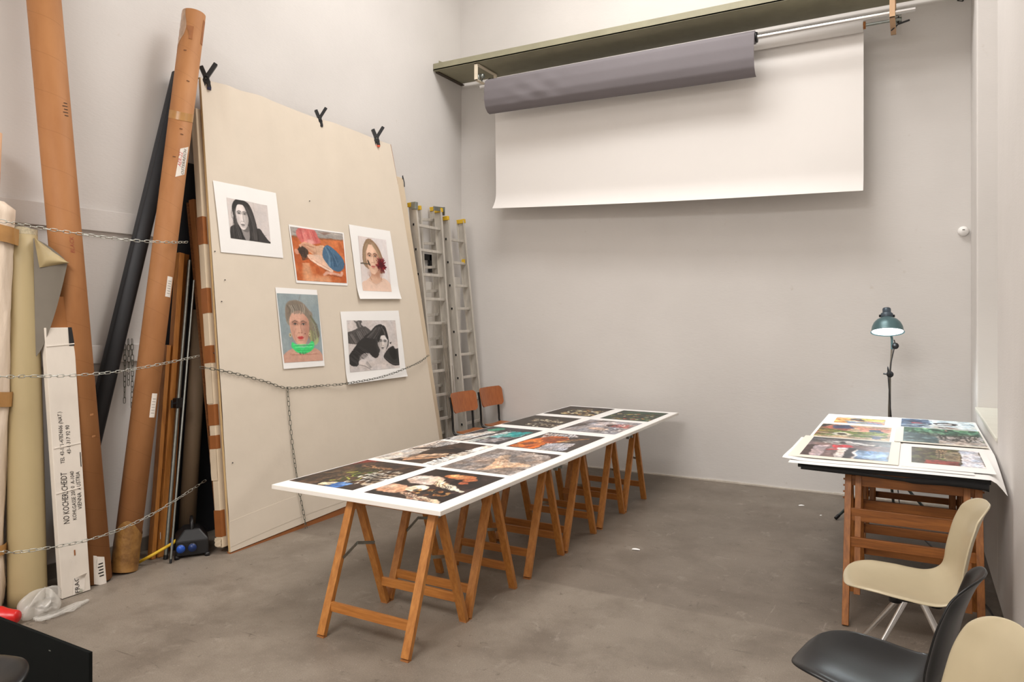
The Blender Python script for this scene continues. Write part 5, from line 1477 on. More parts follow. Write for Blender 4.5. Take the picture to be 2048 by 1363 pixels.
# row 1 right: pale mushrooms/garlic on black
p = Pic(175, 162, (36, 27, 25)); p.blot(6, 6, 0.6, (56, 40, 36), 0.8)
for k in range(14): p.line([(0.70 + 0.02 * k, 0.95 - 0.03 * k), (0.98, 0.42 + 0.02 * k)], 0.006, (84, 62, 58), 0.6)
p.ell(0.24, 0.40, 0.23, 0.16, (226, 200, 184), 0.25); p.ell(0.20, 0.35, 0.14, 0.08, (240, 222, 206), soft=0.8)
p.ell(0.15, 0.78, 0.20, 0.14, (224, 170, 136), 0.2); p.ell(0.10, 0.74, 0.10, 0.07, (240, 196, 164), soft=0.8); p.ell(0.40, 0.68, 0.13, 0.10, (236, 220, 196), -0.3)
for k in range(7):
    a = k * 0.052; p.line([(0.40 + a, 0.36 + 0.02 * k), (0.50 + a, 0.50 + 0.015 * k), (0.62 + a, 0.56 + 0.01 * k)], 0.024, random.choice([(242, 230, 204), (226, 206, 176), (206, 182, 150)])); p.line([(0.38 + a, 0.38 + 0.02 * k), (0.46 + a, 0.52 + 0.015 * k)], 0.005, (60, 44, 36))
for k in range(8):
    a = k * 0.055; p.line([(0.34 + a, 0.84 + 0.010 * k), (0.50 + a, 0.92), (0.58 + a, 0.98)], 0.024, random.choice([(238, 222, 198), (206, 174, 146), (182, 140, 118)])); p.line([(0.33 + a, 0.86), (0.46 + a, 0.96)], 0.004, (66, 44, 38))
for k in range(26):
    x, y = random.uniform(0.44, 0.86), random.uniform(0.68, 0.82); p.ell(x, y, 0.03, 0.02, random.choice([(160, 110, 62), (204, 158, 96), (120, 74, 40)]), random.uniform(0, 3))
for k in range(14): p.ell(0.42 + 0.03 * k, 0.72 + 0.01 * (k % 4), 0.014, 0.035, (24, 19, 18))
p.ell(0.52, 0.18, 0.20, 0.09, (206, 126, 76), -0.1); p.ell(0.48, 0.16, 0.12, 0.05, (234, 166, 112), soft=0.7); p.ell(0.72, 0.24, 0.08, 0.06, (196, 112, 70)); p.ell(0.74, 0.36, 0.06, 0.04, (186, 100, 64))
p.grain(0.25)
table_print('print of pale mushrooms and fruit on black, nearest right on the long table', SH(0, 1), (-2.805, 3.27, -2.27, 4.0), p, TZ)
# row 2 left
p = Pic(175, 162, (66, 52, 44))
p.poly([(0, 1), (0, 0.5), (0.30, 0.42), (0.40, 0.9), (0.2, 1)], (222, 210, 198))
for k in range(8): p.line([(0.0, 0.98 - 0.06 * k), (0.34, 0.86 - 0.06 * k)], 0.004, (150, 136, 124))
p.poly([(0, 0), (0.4, 0), (0.3, 0.3), (0, 0.45)], (204, 194, 186))
for k in range(7): p.line([(0.02 + 0.05 * k, 0.0), (0.10 + 0.04 * k, 0.34)], 0.007, (40, 32, 30))
p.poly([(0.34, 0.72), (0.72, 0.50), (0.78, 0.58), (0.42, 0.86)], (216, 180, 148)); p.poly([(0.36, 0.9), (0.8, 0.62), (0.82, 0.68), (0.44, 0.98)], (190, 146, 112))
p.line([(0.30, 0.98), (0.36, 0.7), (0.74, 0.5)], 0.008, (34, 26, 24)); p.poly([(0.42, 0.2), (0.8, 0.3), (0.86, 0.46), (0.5, 0.46)], (40, 32, 29))
p.poly([(0.86, 0.0), (1, 0.0), (1, 1), (0.82, 1), (0.80, 0.75)], (228, 220, 210))
for k in range(9): p.poly([(0.80, 0.30 + 0.06 * k), (0.90 + 0.05 * (k % 2), 0.26 + 0.065 * k), (0.82, 0.34 + 0.06 * k)], (38, 30, 28)); p.line([(0.86, 0.4 + 0.07 * k), (0.96, 0.38 + 0.07 * k)], 0.004, (110, 94, 84))
p.blot(12, 10, 0.66, (116, 90, 72), 0.6, (0.3, 0.2, 0.8, 0.8)); p.grain(0.2)
table_print('print of white stripes and dark spiky shapes, second row left on the long table', SH(1, 0), (-3.415, 4.10, -2.895, 4.93), p, TZ)
# row 2 right
p = Pic(175, 162, (150, 138, 130)); p.blot(8, 6, 0.5, (172, 160, 152), 0.7)
for k in range(34): y = k / 34; p.line([(0, y), (0.3, y + 0.05 * math.sin(k)), (0.6, y - 0.03), (1, y + 0.04 * math.cos(k * 1.3))], 0.0035, (98, 86, 80), 0.7)
for k in range(30): x = k / 30; p.line([(x, 0), (x + 0.04 * math.sin(k * 2), 0.5), (x - 0.02, 1)], 0.003, (104, 92, 86), 0.55)
p.poly([(0.30, 0.30), (0.42, 0.22), (0.48, 0.44), (0.62, 0.52), (0.92, 0.56), (0.96, 0.64), (0.74, 0.72), (0.56, 0.92), (0.46, 0.98), (0.48, 0.74), (0.36, 0.50)], (210, 176, 146))
for k in range(6): p.line([(0.34 + 0.03 * k, 0.36), (0.5 + 0.03 * k, 0.62), (0.54 + 0.05 * k, 0.72)], 0.006, random.choice([(232, 204, 176), (182, 140, 112)]), 0.7)
p.poly([(0.3, 0), (1, 0), (1, 0.22), (0.86, 0.10), (0.5, 0.05)], (62, 50, 46)); p.poly([(0.56, 0.04), (0.86, 0.1), (0.72, 0.16)], (184, 170, 158)); p.grain(0.25)
table_print('print of a beige hand-like shape on grey netting, second row right on the long table', SH(1, 1), (-2.82, 4.07, -2.27, 4.85), p, TZ)
# row 3 left: teal
p = Pic(175, 162, (60, 56, 58))
p.poly([(0.0, 0.75), (0.22, 0.28), (0.40, 0.30), (0.30, 1), (0.06, 1)], (206, 200, 194)); p.poly([(0.36, 0.9), (0.50, 0.3), (0.62, 0.28), (0.52, 1), (0.34, 1)], (214, 210, 206))
for k in range(5): p.line([(0.40 + 0.05 * k, 1), (0.52 + 0.05 * k, 0.2)], 0.006, random.choice([(180, 214, 208), (236, 236, 232), (58, 140, 136)]))
p.poly([(0.62, 0.22), (0.96, 0.18), (0.92, 0.52), (0.66, 0.58)], (22, 140, 140)); p.poly([(0.58, 0.45), (0.74, 0.42), (0.70, 0.66), (0.54, 0.64)], (120, 186, 180)); p.line([(0.66, 0.58), (0.92, 0.52), (0.97, 0.18)], 0.006, (190, 224, 220))
p.poly([(0.08, 0.22), (0.30, 0.04), (0.36, 0.18), (0.22, 0.34)], (70, 148, 116)); p.blot(14, 12, 0.6, (44, 96, 82), 0.8, (0.06, 0.04, 0.38, 0.34))
p.poly([(0.56, 0.66), (0.9, 0.6), (0.86, 0.9), (0.6, 1)], (150, 148, 152)); p.blot(16, 12, 0.58, (72, 70, 74), 0.8, (0.55, 0.62, 1, 1)); p.grain(0.15)
table_print('black, white and teal print, third row left on the long table', SH(2, 0), (-3.42, 5.0, -2.9, 5.80), p, TZ)
# row 3 right: orange coat
p = Pic(175, 162, (62, 52, 46))
p.poly([(0.0, 0.1), (0.5, 0), (0.6, 0.14), (0.1, 0.4)], (196, 190, 188))
for k in range(9): p.line([(0.08 + 0.055 * k, 0.02), (0.12 + 0.055 * k, 0.24)], 0.008, (90, 84, 88))
p.poly([(0.0, 0.98), (0.02, 0.5), (0.20, 0.24), (0.44, 0.18), (0.60, 0.32), (0.56, 0.54), (0.42, 0.64), (0.46, 0.98)], (206, 102, 30)); p.poly([(0.22, 0.34), (0.46, 0.22), (0.58, 0.34), (0.5, 0.5), (0.3, 0.52)], (150, 74, 30))
p.blot(9, 8, 0.55, (232, 138, 56), 0.8, (0.0, 0.5, 0.4, 1)); p.blot(10, 9, 0.62, (120, 54, 22), 0.7, (0, 0.2, 0.6, 1))
p.line([(0.50, 0.52), (0.66, 0.46), (0.84, 0.22)], 0.018, (206, 156, 106)); p.poly([(0.62, 0.2), (0.98, 0.18), (0.96, 0.48), (0.7, 0.5)], (70, 58, 50), 0.7); p.line([(0.5, 0.5), (0.84, 0.2)], 0.012, (198, 140, 84))
p.poly([(0.44, 0.62), (0.84, 0.54), (0.90, 0.94), (0.48, 1)], (188, 182, 184))
for k in range(10): p.line([(0.46 + 0.045 * k, 0.62), (0.50 + 0.045 * k, 0.98)], 0.005, (112, 106, 112))
p.grain(0.18)
table_print('print of a figure in an orange coat, third row right on the long table', SH(2, 1), (-2.81, 4.96, -2.28, 5.74), p, TZ)
# row 4 left
p = Pic(162, 148, (54, 46, 38))
for k in range(60):
    x = random.uniform(0.25, 0.98); y = 0.52 - 0.1 * math.sin(3 * x) + random.gauss(0, 0.06); p.ell(x, y, random.uniform(.015, .045), random.uniform(.008, .02), random.choice([(224, 212, 184), (196, 180, 146), (150, 132, 104)]))
for k in range(50):
    x = random.uniform(0.4, 1.0); y = 0.82 + random.gauss(0, 0.06) - 0.2 * (x - 0.5); p.ell(x, y, random.uniform(.012, .04), random.uniform(.008, .02), random.choice([(214, 200, 170), (236, 226, 202), (126, 106, 80)]))
p.grain(0.3)
table_print('dark print crossed by cream specks, fourth row left on the long table', SH(3, 0), (-3.42, 5.955, -2.90, 6.66), p, TZ)
# row 4 right
p = Pic(162, 148, (150, 144, 146)); p.poly([(0, 0.4), (0.26, 0), (0.5, 0), (0.2, 0.7), (0, 1)], (92, 82, 78)); p.line([(0.06, 0.9), (0.4, 0.1)], 0.02, (186, 180, 180)); p.line([(0.0, 0.7), (0.3, 0.1)], 0.014, (56, 48, 46))
p.ell(0.56, 0.68, 0.16, 0.10, (214, 182, 162)); p.ell(0.48, 0.3, 0.3, 0.2, (190, 184, 188), soft=0.6); p.poly([(0.52, 0.35), (0.66, 0.22), (0.72, 0.4), (0.6, 0.5)], (70, 48, 46))
for j in range(5):
    for i in range(6): p.rect(0.64 + 0.055 * i, 0.22 + 0.055 * j, 0.682 + 0.055 * i, 0.262 + 0.055 * j, random.choice([(168, 52, 44), (196, 76, 64), (120, 36, 34), (224, 206, 196)]))
for j in range(6):
    for i in range(6): p.rect(0.60 + 0.06 * i, 0.56 + 0.065 * j, 0.64 + 0.06 * i, 0.60 + 0.065 * j, random.choice([(226, 220, 216), (72, 66, 70), (150, 140, 142)]))
p.grain(0.15)
table_print('grey print with a red patterned corner, fourth row right on the long table', SH(3, 1), (-2.80, 5.905, -2.26, 6.65), p, TZ)
# row 5 left
p = Pic(148, 135, (46, 38, 30)); p.blot(6, 6, 0.55, (70, 56, 42), 0.8)
for k in range(60): x, y = random.uniform(0.28, 1), random.uniform(0.25, 0.9); p.ell(x, y, random.uniform(.02, .08), random.uniform(.01, .03), random.choice([(222, 204, 154), (240, 230, 200), (176, 132, 70), (110, 78, 44)]), random.uniform(-.4, .4))
p.poly([(0.55, 0.05), (0.95, 0.02), (1, 0.2), (0.6, 0.3)], (40, 32, 26)); p.grain(0.3)
table_print('dark print with cream and ochre shapes, far row left on the long table', SH(4, 0), (-3.41, 6.82, -2.875, 7.52), p, TZ)
# row 5 right
p = Pic(148, 135, (34, 40, 30)); p.blot(8, 7, 0.5, (52, 70, 48), 0.8)
for k in range(70): x, y = random.uniform(0.05, 1), random.uniform(0.3, 1); p.ell(x, y, random.uniform(.01, .06), random.uniform(.01, .03), random.choice([(120, 130, 60), (196, 150, 70), (170, 60, 40), (206, 190, 150), (40, 110, 84), (60, 44, 30)]), random.uniform(-1, 1))
p.line([(0.1, 0.2), (0.9, 0.1)], 0.015, (22, 120, 92)); p.grain(0.3)
table_print('dark green print with bright flecks, far row right on the long table', SH(4, 1), (-2.75, 6.77, -2.25, 7.46), p, TZ)


# ================================================================== DRAWING TABLE ON THE RIGHT
DZ = 0.888
DX0, DX1, DY0, DY1 = -0.615, 0.372, 4.70, 7.08
t = MB().box(((DX0 + DX1) / 2, (DY0 + DY1) / 2, DZ - 0.018), (DX1 - DX0, DY1 - DY0, 0.028)).build('drawing_board', mat('black_felt_board', rgb(24, 23, 23), 0.7, var=0.2, vscale=10), bevel=0.004)
tag(t, 'large black board resting on the dark wooden trestles by the right wall', 'table top')
t = MB().tube(smooth([(DX0 + 0.02, DY0 - 0.008, DZ - 0.03), (-0.3, DY0 - 0.012, DZ - 0.036), (0.0, DY0 - 0.015, DZ - 0.046), (0.2, DY0 - 0.01, DZ - 0.040), (DX1 - 0.01, DY0 - 0.02, DZ - 0.045)], 6), [0.012] * 6 + [0.010] * 6 + [0.016] * 6 + [0.018] * 6 + [0.022], 8).build('rolled_black_cloth', mat('black_cloth', rgb(20, 19, 19), 0.9))
tag(t, 'rolled black cloth hanging along the front edge of the drawing board', 'cloth')


def big_sheet(u, v, dx0, dx1, dy0, dy1, z, droop):
    x = dx0 + (dx1 - dx0) * u; y = dy0 + (dy1 - dy0) * v
    e = max(0, (DX1 + 0.0 - x) * -1)
    corner = max(0, (x - 0.375) / 0.077) * max(0, (0.34 - v) / 0.34)
    return V3((x - 0.012 * corner, y - 0.03 * corner, z + 0.0015 * math.sin(7 * x + 3 * y) - droop * corner ** 1.3 - 0.012 * max(0, (0.06 - v) / 0.06) * (1 - u) * 0.5))


o = MB().grid(lambda u, v: big_sheet(u, v, -0.665, 0.452, 4.665, 7.10, DZ + 0.003, 0.07), 40, 50).build('paper_sheet', M_PAPER, solid=0.001)
tag(o, 'large white sheet covering the drawing board, its near corner drooping by the wall', 'paper')
o = MB().grid(lambda u, v: big_sheet(u, v, -0.71, 0.30, 4.735, 5.62, DZ + 0.0075, 0.0) + V3((0, 0, 0.02 * max(0, 0.12 - u) / 0.12 * max(0, 0.5 - v))), 30, 20).build('paper_sheet', M_PAPER, solid=0.001)
tag(o, 'smaller white sheet under the near prints on the drawing board', 'paper')

zt = DZ + 0.0130
GRP = 'prints on the drawing board'
M_WARM = mat('warm_white_paper', rgb(240, 233, 220), 0.6)
p = Pic(90, 80, (196, 180, 168)); p.poly([(0, 0.2), (0.4, 0.05), (0.3, 0.9), (0, 1)], (224, 150, 84)); p.poly([(0.3, 0.1), (0.8, 0.1), (0.6, 0.5), (0.3, 0.5)], (60, 62, 84)); p.poly([(0.5, 0.05), (1, 0.1), (0.95, 0.5), (0.6, 0.4)], (222, 206, 106)); p.poly([(0.2, 0.5), (0.9, 0.6), (1, 1), (0.3, 1)], (150, 156, 176)); p.line([(0.05, 0.4), (0.5, 0.5), (1, 0.8)], 0.03, (206, 120, 86)); p.blot(8, 8, 0.6, (236, 220, 150), 0.6); p.grain(0.2)
table_print('small print in orange, yellow and slate, far left on the drawing board', (-0.61, 6.42, -0.155, 6.95), (-0.575, 6.51, -0.20, 6.87), p, zt - 0.006, group=GRP)
p = Pic(110, 110, (190, 164, 136)); p.poly([(0, 0.3), (0.2, 0), (0.5, 0.1), (0.4, 0.5), (0, 0.9)], (150, 84, 70)); p.poly([(0.15, 0.1), (0.4, 0), (0.5, 0.25), (0.2, 0.35)], (54, 62, 96)); p.poly([(0.5, 0.1), (1, 0.2), (1, 0.4), (0.6, 0.45)], (204, 140, 120)); p.poly([(0.7, 0.3), (0.85, 0.25), (0.9, 0.5), (0.72, 0.5)], (64, 84, 106))
for k in range(12): p.line([(0.02, 0.35 + 0.05 * k), (0.4, 0.5 + 0.03 * k), (0.95, 0.45 + 0.035 * k)], 0.014, random.choice([(96, 122, 46), (136, 152, 66), (66, 84, 40), (206, 196, 150)]))
p.ell(0.36, 0.72, 0.14, 0.12, (216, 208, 190)); p.ell(0.36, 0.72, 0.07, 0.06, (70, 60, 40)); p.rect(0.76, 0.72, 0.9, 0.92, (96, 104, 130)); p.poly([(0, 0.1), (0.1, 0), (0.16, 0), (0, 0.3)], (40, 36, 34)); p.grain(0.25)
table_print('collage print in green, pink and brown, middle left on the drawing board', (-0.655, 5.655, -0.10, 6.40), (-0.64, 5.69, -0.145, 6.385), p, zt - 0.004, group=GRP)
p = Pic(120, 120, (104, 100, 102)); p.poly([(0, 0.3), (1, 0.3), (1, 1), (0, 1)], (128, 108, 108)); p.poly([(0, 0.5), (0.14, 0.4), (0.2, 1), (0, 1)], (70, 52, 50)); p.poly([(0.10, 0.5), (0.28, 0.42), (0.24, 1), (0.10, 1)], (196, 176, 180))
p.poly([(0.14, 0.22), (0.46, 0.14), (0.90, 0.26), (0.6, 0.34), (0.2, 0.32)], (214, 210, 208)); p.line([(0.02, 0.18), (0.3, 0.26), (0.8, 0.34), (0.86, 0.22)], 0.014, (60, 56, 58)); p.ell(0.42, 0.24, 0.04, 0.05, (60, 56, 58))
p.poly([(0.30, 0.40), (0.48, 0.34), (0.58, 0.46), (0.34, 0.56)], (206, 62, 70)); p.line([(0.28, 0.66), (0.46, 0.56), (0.5, 0.7)], 0.02, (214, 60, 64)); p.poly([(0.38, 0.52), (0.50, 0.5), (0.5, 1), (0.4, 1)], (226, 218, 218)); p.poly([(0.50, 0.5), (0.60, 0.5), (0.58, 1), (0.5, 1)], (66, 62, 66))
p.poly([(0.62, 0.56), (1, 0.56), (1, 1), (0.60, 1)], (104, 134, 172)); p.blot(8, 8, 0.56, (150, 174, 204), 0.8, (0.62, 0.56, 1, 1)); p.rect(0.60, 0.54, 0.635, 1, (226, 222, 220)); p.poly([(0, 0), (1, 0), (1, 0.12), (0, 0.06)], (66, 66, 70)); p.grain(0.12)
table_print('grey print with red, white and blue shapes, nearest left on the drawing board', (-0.685, 4.80, -0.075, 5.655), (-0.625, 4.865, -0.13, 5.62), p, zt, group=GRP, edge=M_WARM, th=0.0035)
p = Pic(110, 100, (206, 220, 226)); p.poly([(0, 0), (0.36, 0.06), (0.42, 0.5), (0.2, 1), (0, 1)], (86, 106, 132)); p.blot(12, 12, 0.55, (44, 54, 74), 0.8, (0, 0, 0.42, 1)); p.blot(10, 10, 0.6, (150, 172, 190), 0.8, (0, 0.3, 0.36, 1)); p.ell(0.22, 0.46, 0.08, 0.07, (150, 66, 76)); p.ell(0.6, 0.42, 0.18, 0.14, (36, 32, 36), 0.1); p.ell(0.58, 0.46, 0.11, 0.07, (226, 228, 230)); p.ell(0.60, 0.84, 0.17, 0.14, (196, 188, 180)); p.ell(0.54, 0.84, 0.06, 0.05, (40, 34, 34)); p.ell(0.66, 0.8, 0.05, 0.05, (96, 70, 66)); p.poly([(0.93, 0.25), (0.96, 0.3), (0.98, 0.5)], (40, 50, 50)); p.grain(0.15)
table_print('pale blue print with dark abstract face shapes, far right on the drawing board', (-0.10, 6.48, 0.435, 7.06), (-0.085, 6.50, 0.43, 7.05), p, zt - 0.006, group=GRP)
p = Pic(120, 110, (110, 124, 112)); p.poly([(0, 0), (1, 0), (1, 0.3), (0, 0.4)], (66, 116, 90)); p.blot(18, 10, 0.5, (34, 70, 56), 0.9, (0, 0, 1, 0.5)); p.blot(14, 10, 0.6, (132, 176, 140), 0.8, (0, 0, 1, 0.4)); p.poly([(0, 0.35), (0.4, 0.5), (0.45, 1), (0, 1)], (70, 92, 96)); p.blot(10, 10, 0.55, (116, 140, 142), 0.8, (0, 0.4, 0.45, 1)); p.poly([(0.42, 0.55), (1, 0.42), (1, 1), (0.45, 1)], (186, 178, 174)); p.blot(14, 12, 0.58, (120, 112, 108), 0.8, (0.45, 0.45, 1, 1))
for k in range(12): x = 0.45 + 0.045 * k; p.line([(x, 0.4), (x + random.uniform(-.05, .08), 0.6), (x + random.uniform(-.08, .1), 0.8)], 0.008, (40, 42, 38))
p.line([(0.3, 0.42), (0.6, 0.5), (0.95, 0.56)], 0.014, (40, 44, 38)); p.ell(0.56, 0.10, 0.02, 0.04, (214, 140, 140)); p.grain(0.3)
table_print('print of green trees and pale ground, middle right on the drawing board', (-0.115, 5.69, 0.437, 6.465), (-0.062, 5.72, 0.432, 6.45), p, zt + 0.001, group=GRP, edge=M_WARM, th=0.0035)
p = Pic(110, 100, (84, 74, 58)); p.blot(9, 9, 0.5, (108, 112, 66), 0.8); p.blot(12, 12, 0.6, (60, 46, 38), 0.8)
for i in range(4):
    for j in range(5): p.rect(0.36 + 0.045 * i, 0.1 + 0.12 * j, 0.39 + 0.045 * i, 0.17 + 0.12 * j, (176, 150, 118))
p.poly([(0.48, 0.2), (0.68, 0.16), (0.68, 0.8), (0.5, 0.8)], (150, 136, 110)); p.blot(9, 9, 0.55, (96, 86, 70), 0.7, (0.48, 0.2, 0.68, 0.8)); p.poly([(0.2, 0.8), (0.66, 0.76), (0.66, 1), (0.2, 1)], (140, 66, 58)); p.poly([(0.70, 0), (1, 0), (1, 1), (0.66, 1), (0.70, 0.8)], (206, 208, 220)); p.grain(0.2)
table_print('print with brown foliage and a pale lilac half, nearest right on the drawing board', (-0.06, 4.80, 0.405, 5.66), (-0.008, 4.955, 0.37, 5.54), p, zt - 0.003, group=GRP)

# dark wooden trestles with several slats
def slat_trestle(label, y, S):
    W, H = 0.70, DZ - 0.046
    t = thing('wooden_trestle', label, 'trestle', (-0.01, y, 0), group='dark trestles of the drawing board')
    for sy in (-1, 1):
        for sx in (-1, 1):
            x = sx * (W / 2 - 0.02); xi = x - sx * 0.055
            MB().beam((x, sy * S / 2, 0.002), (x, sy * 0.05, H), 0.036, 0.045, (1, 0, 0)).build('leg', M_PINED, t, local=True, bevel=0.002)
            MB().beam((xi, sy * (S / 2 - 0.08), 0.16), (xi, sy * 0.06, H), 0.034, 0.026, (1, 0, 0)).build('inner_post', M_PINED, t, local=True, bevel=0.002)
            for q in range(4):
                zz = H - 0.05 - 0.035 * q
                MB().tube([(x + sx * 0.018, sy * (0.05 + (S / 2 - 0.05) * (1 - zz / H)), zz), (x + sx * 0.028, sy * (0.05 + (S / 2 - 0.05) * (1 - zz / H)), zz)], 0.006, 6).build('peg', M_PINED, t, local=True)
        for zr, h in ((0.30, 0.05), (0.45, 0.055), (0.60, 0.075), (0.79, 0.06)):
            yy = sy * (0.05 + (S / 2 - 0.05) * (1 - zr / H))
            MB().box((0, yy, zr), (W - 0.075, 0.02, h)).build('slat', M_PINEDX, t, local=True, bevel=0.002)
    MB().box((0, 0, H - 0.012), (W, 0.10, 0.024)).build('top_rail', M_PINEDX, t, local=True)


slat_trestle('dark wooden trestle with slats under the near half of the drawing board', 4.86, 0.60)
slat_trestle('dark wooden trestle with slats under the far half of the drawing board', 6.52, 0.50)

# ================================================================== WORK LAMP
LB = V3((PX(1779, 800, y=7.36).x, 7.36, 0))
t = thing('work_lamp', 'blue-green metal work lamp on a tripod stand, switched on behind the drawing board', 'lamp', LB)
j1 = PX(1780, 748, y=7.35); j2 = PX(1784, 690, y=7.33)
MB().tube([LB + V3((0, 0, 0.28)), (LB.x, LB.y, 0.95), j1], [0.014, 0.012, 0.008], 12).build('lower_pole', mat('dark_steel_tube', rgb(96, 90, 82), 0.4, metal=0.6), t)
MB().tube([j1, j2], 0.0075, 10).build('upper_pole', mat('dull_steel_tube', rgb(120, 110, 98), 0.4, metal=0.6), t)
for p0, nm in ((j1, 'pole_joint'), (j2 + V3((0.026, 0, -0.005)), 'tilt_knob')):
    MB().lathe([(0, -0.022), (0.026, -0.02), (0.03, 0), (0.026, 0.02), (0, 0.022)], 16, Matrix.Translation(p0) @ Matrix.Rotation(PI / 2, 4, 'X')).build(nm, M_BLACK, t)
MB().tube([j1 + V3((-0.03, 0, 0)), j1 + V3((-0.055, 0, 0.004))], 0.007, 8).build('wing_screw', M_BLACK, t)
for k, a in enumerate((205, 330, 85)):
    d = V3((math.cos(math.radians(a)), math.sin(math.radians(a)), 0))
    if k == 0: foot = PX(1671, 1036, z=0.012)
    else: foot = LB + d * (0.42 if k == 1 else 0.30) + V3((0, 0, 0.012))
    lg = MB().tube([LB + V3((0, 0, 0.40)), foot], 0.012, 8).build('tripod_leg', mat('dark_green_steel', rgb(48, 58, 56), 0.4), t)
    MB().tube([foot + (LB + V3((0, 0, 0.40)) - foot) * 0.06, foot], 0.015, 8).build('rubber_tip', M_BLACK, lg)
MB().lathe([(0, 0.36), (0.028, 0.36), (0.028, 0.43), (0, 0.43)], 14, Matrix.Translation(LB)).build('tripod_hub', M_BLACK, t)
# head: tilted towards the room
hc = PX(1775, 664, y=7.14)
tilt = Matrix.Rotation(math.radians(18), 4, 'X') @ Matrix.Rotation(math.radians(3), 4, 'Y')
Rz = Matrix.Rotation(math.radians(8), 4, 'Z')
HM = Matrix.Translation(hc) @ Rz @ Matrix.Rotation(math.radians(-17), 4, 'X')
MB().lathe([(0.135, 0.0), (0.130, 0.004), (0.126, 0.018), (0.121, 0.05), (0.106, 0.085), (0.082, 0.112), (0.052, 0.128), (0.046, 0.132)], 40, HM).build('shade', M_GREEN, t, solid=0.0025, off=-1)
MB().lathe([(0.1245, 0.006), (0.1205, 0.02), (0.1165, 0.05), (0.102, 0.082), (0.078, 0.108), (0.04, 0.122)], 40, HM).build('reflector', mat('white_enamel', rgb(245, 245, 245), 0.35), t)
MB().lathe([(0.046, 0.128), (0.050, 0.135), (0.050, 0.168), (0.044, 0.174), (0.034, 0.176), (0.034, 0.214), (0.028, 0.222), (0.0, 0.226)], 28, HM).build('socket_housing', mat('slate_metal', rgb(70, 82, 92), 0.4, metal=0.3), t)
for s in (-1, 1): MB().lathe([(0, 0), (0.012, 0), (0.012, 0.012), (0, 0.014)], 10, HM @ Matrix.Translation((s * 0.05, 0, 0.15)) @ Matrix.Rotation(s * PI / 2, 4, 'Y')).build('screw_knob', M_BLACK, t)
MB().lathe([(0.0, 0.0), (0.03, 0.004), (0.042, 0.022), (0.04, 0.045), (0.022, 0.08), (0.018, 0.12), (0, 0.12)], 24, HM @ Matrix.Translation((0, 0, 0.006))).build('bulb', emit_mat('lit_bulb', (0.88, 0.97, 1.0), 30), t)
MB().tube([j2 + V3((0.0, 0, -0.035)), j2 + V3((0.0, -0.01, 0.06)), HM @ V3((0.02, 0.115, 0.10))], 0.010, 8).build('head_bracket', M_GREEN, t)
cd = smooth([j2 + V3((0.016, 0, 0.05)), j2 + V3((0.022, 0, 0.0)), j1 + V3((0.008, -0.02, 0.1)), j1 + V3((0.0, -0.034, 0.0)), V3((LB.x - 0.014, LB.y - 0.02, 1.3)), V3((LB.x + 0.012, LB.y - 0.02, 0.9)), V3((LB.x + 0.06, LB.y - 0.05, 0.3)), V3((LB.x + 0.12, LB.y - 0.3, 0.006)), V3((LB.x + 0.3, LB.y - 0.9, 0.005)), V3((XR - 0.06, 5.2, 0.005)), V3((XR - 0.05, 4.4, 0.005))], 6)
MB().tube(cd, 0.0045, 6).build('power_cord', M_BLACK, t)
ld = bpy.data.lights.new('lamp_light', 'SPOT')
ld.energy = 13; ld.color = (0.82, 0.95, 1.0); ld.shadow_soft_size = 0.045; ld.spot_size = math.radians(150); ld.spot_blend = 0.5
lo = bpy.data.objects.new('lamp_light', ld); COL.objects.link(lo); lo.parent = t
lo.matrix_world = HM
Q = FRAME[t].inverted() @ HM @ Matrix.Translation((0, 0, -0.004))
lo.location = Q.to_translation(); lo.rotation_euler = Q.to_euler()

# ================================================================== SHELL CHAIRS
PROFX = [(0.243, 0.424), (0.240, 0.430), (0.230, 0.437), (0.210, 0.441), (0.175, 0.442), (0.12, 0.438), (0.04, 0.430), (-0.05, 0.424), (-0.13, 0.430), (-0.185, 0.462), (-0.215, 0.52), (-0.232, 0.60), (-0.250, 0.68), (-0.270, 0.74), (-0.288, 0.785), (-0.302, 0.810), (-0.310, 0.822), (-0.314, 0.827)]
HW = [0.02, 0.075, 0.118, 0.157, 0.191, 0.218, 0.233, 0.237, 0.235, 0.228, 0.217, 0.208, 0.200, 0.186, 0.160, 0.125, 0.080, 0.02]


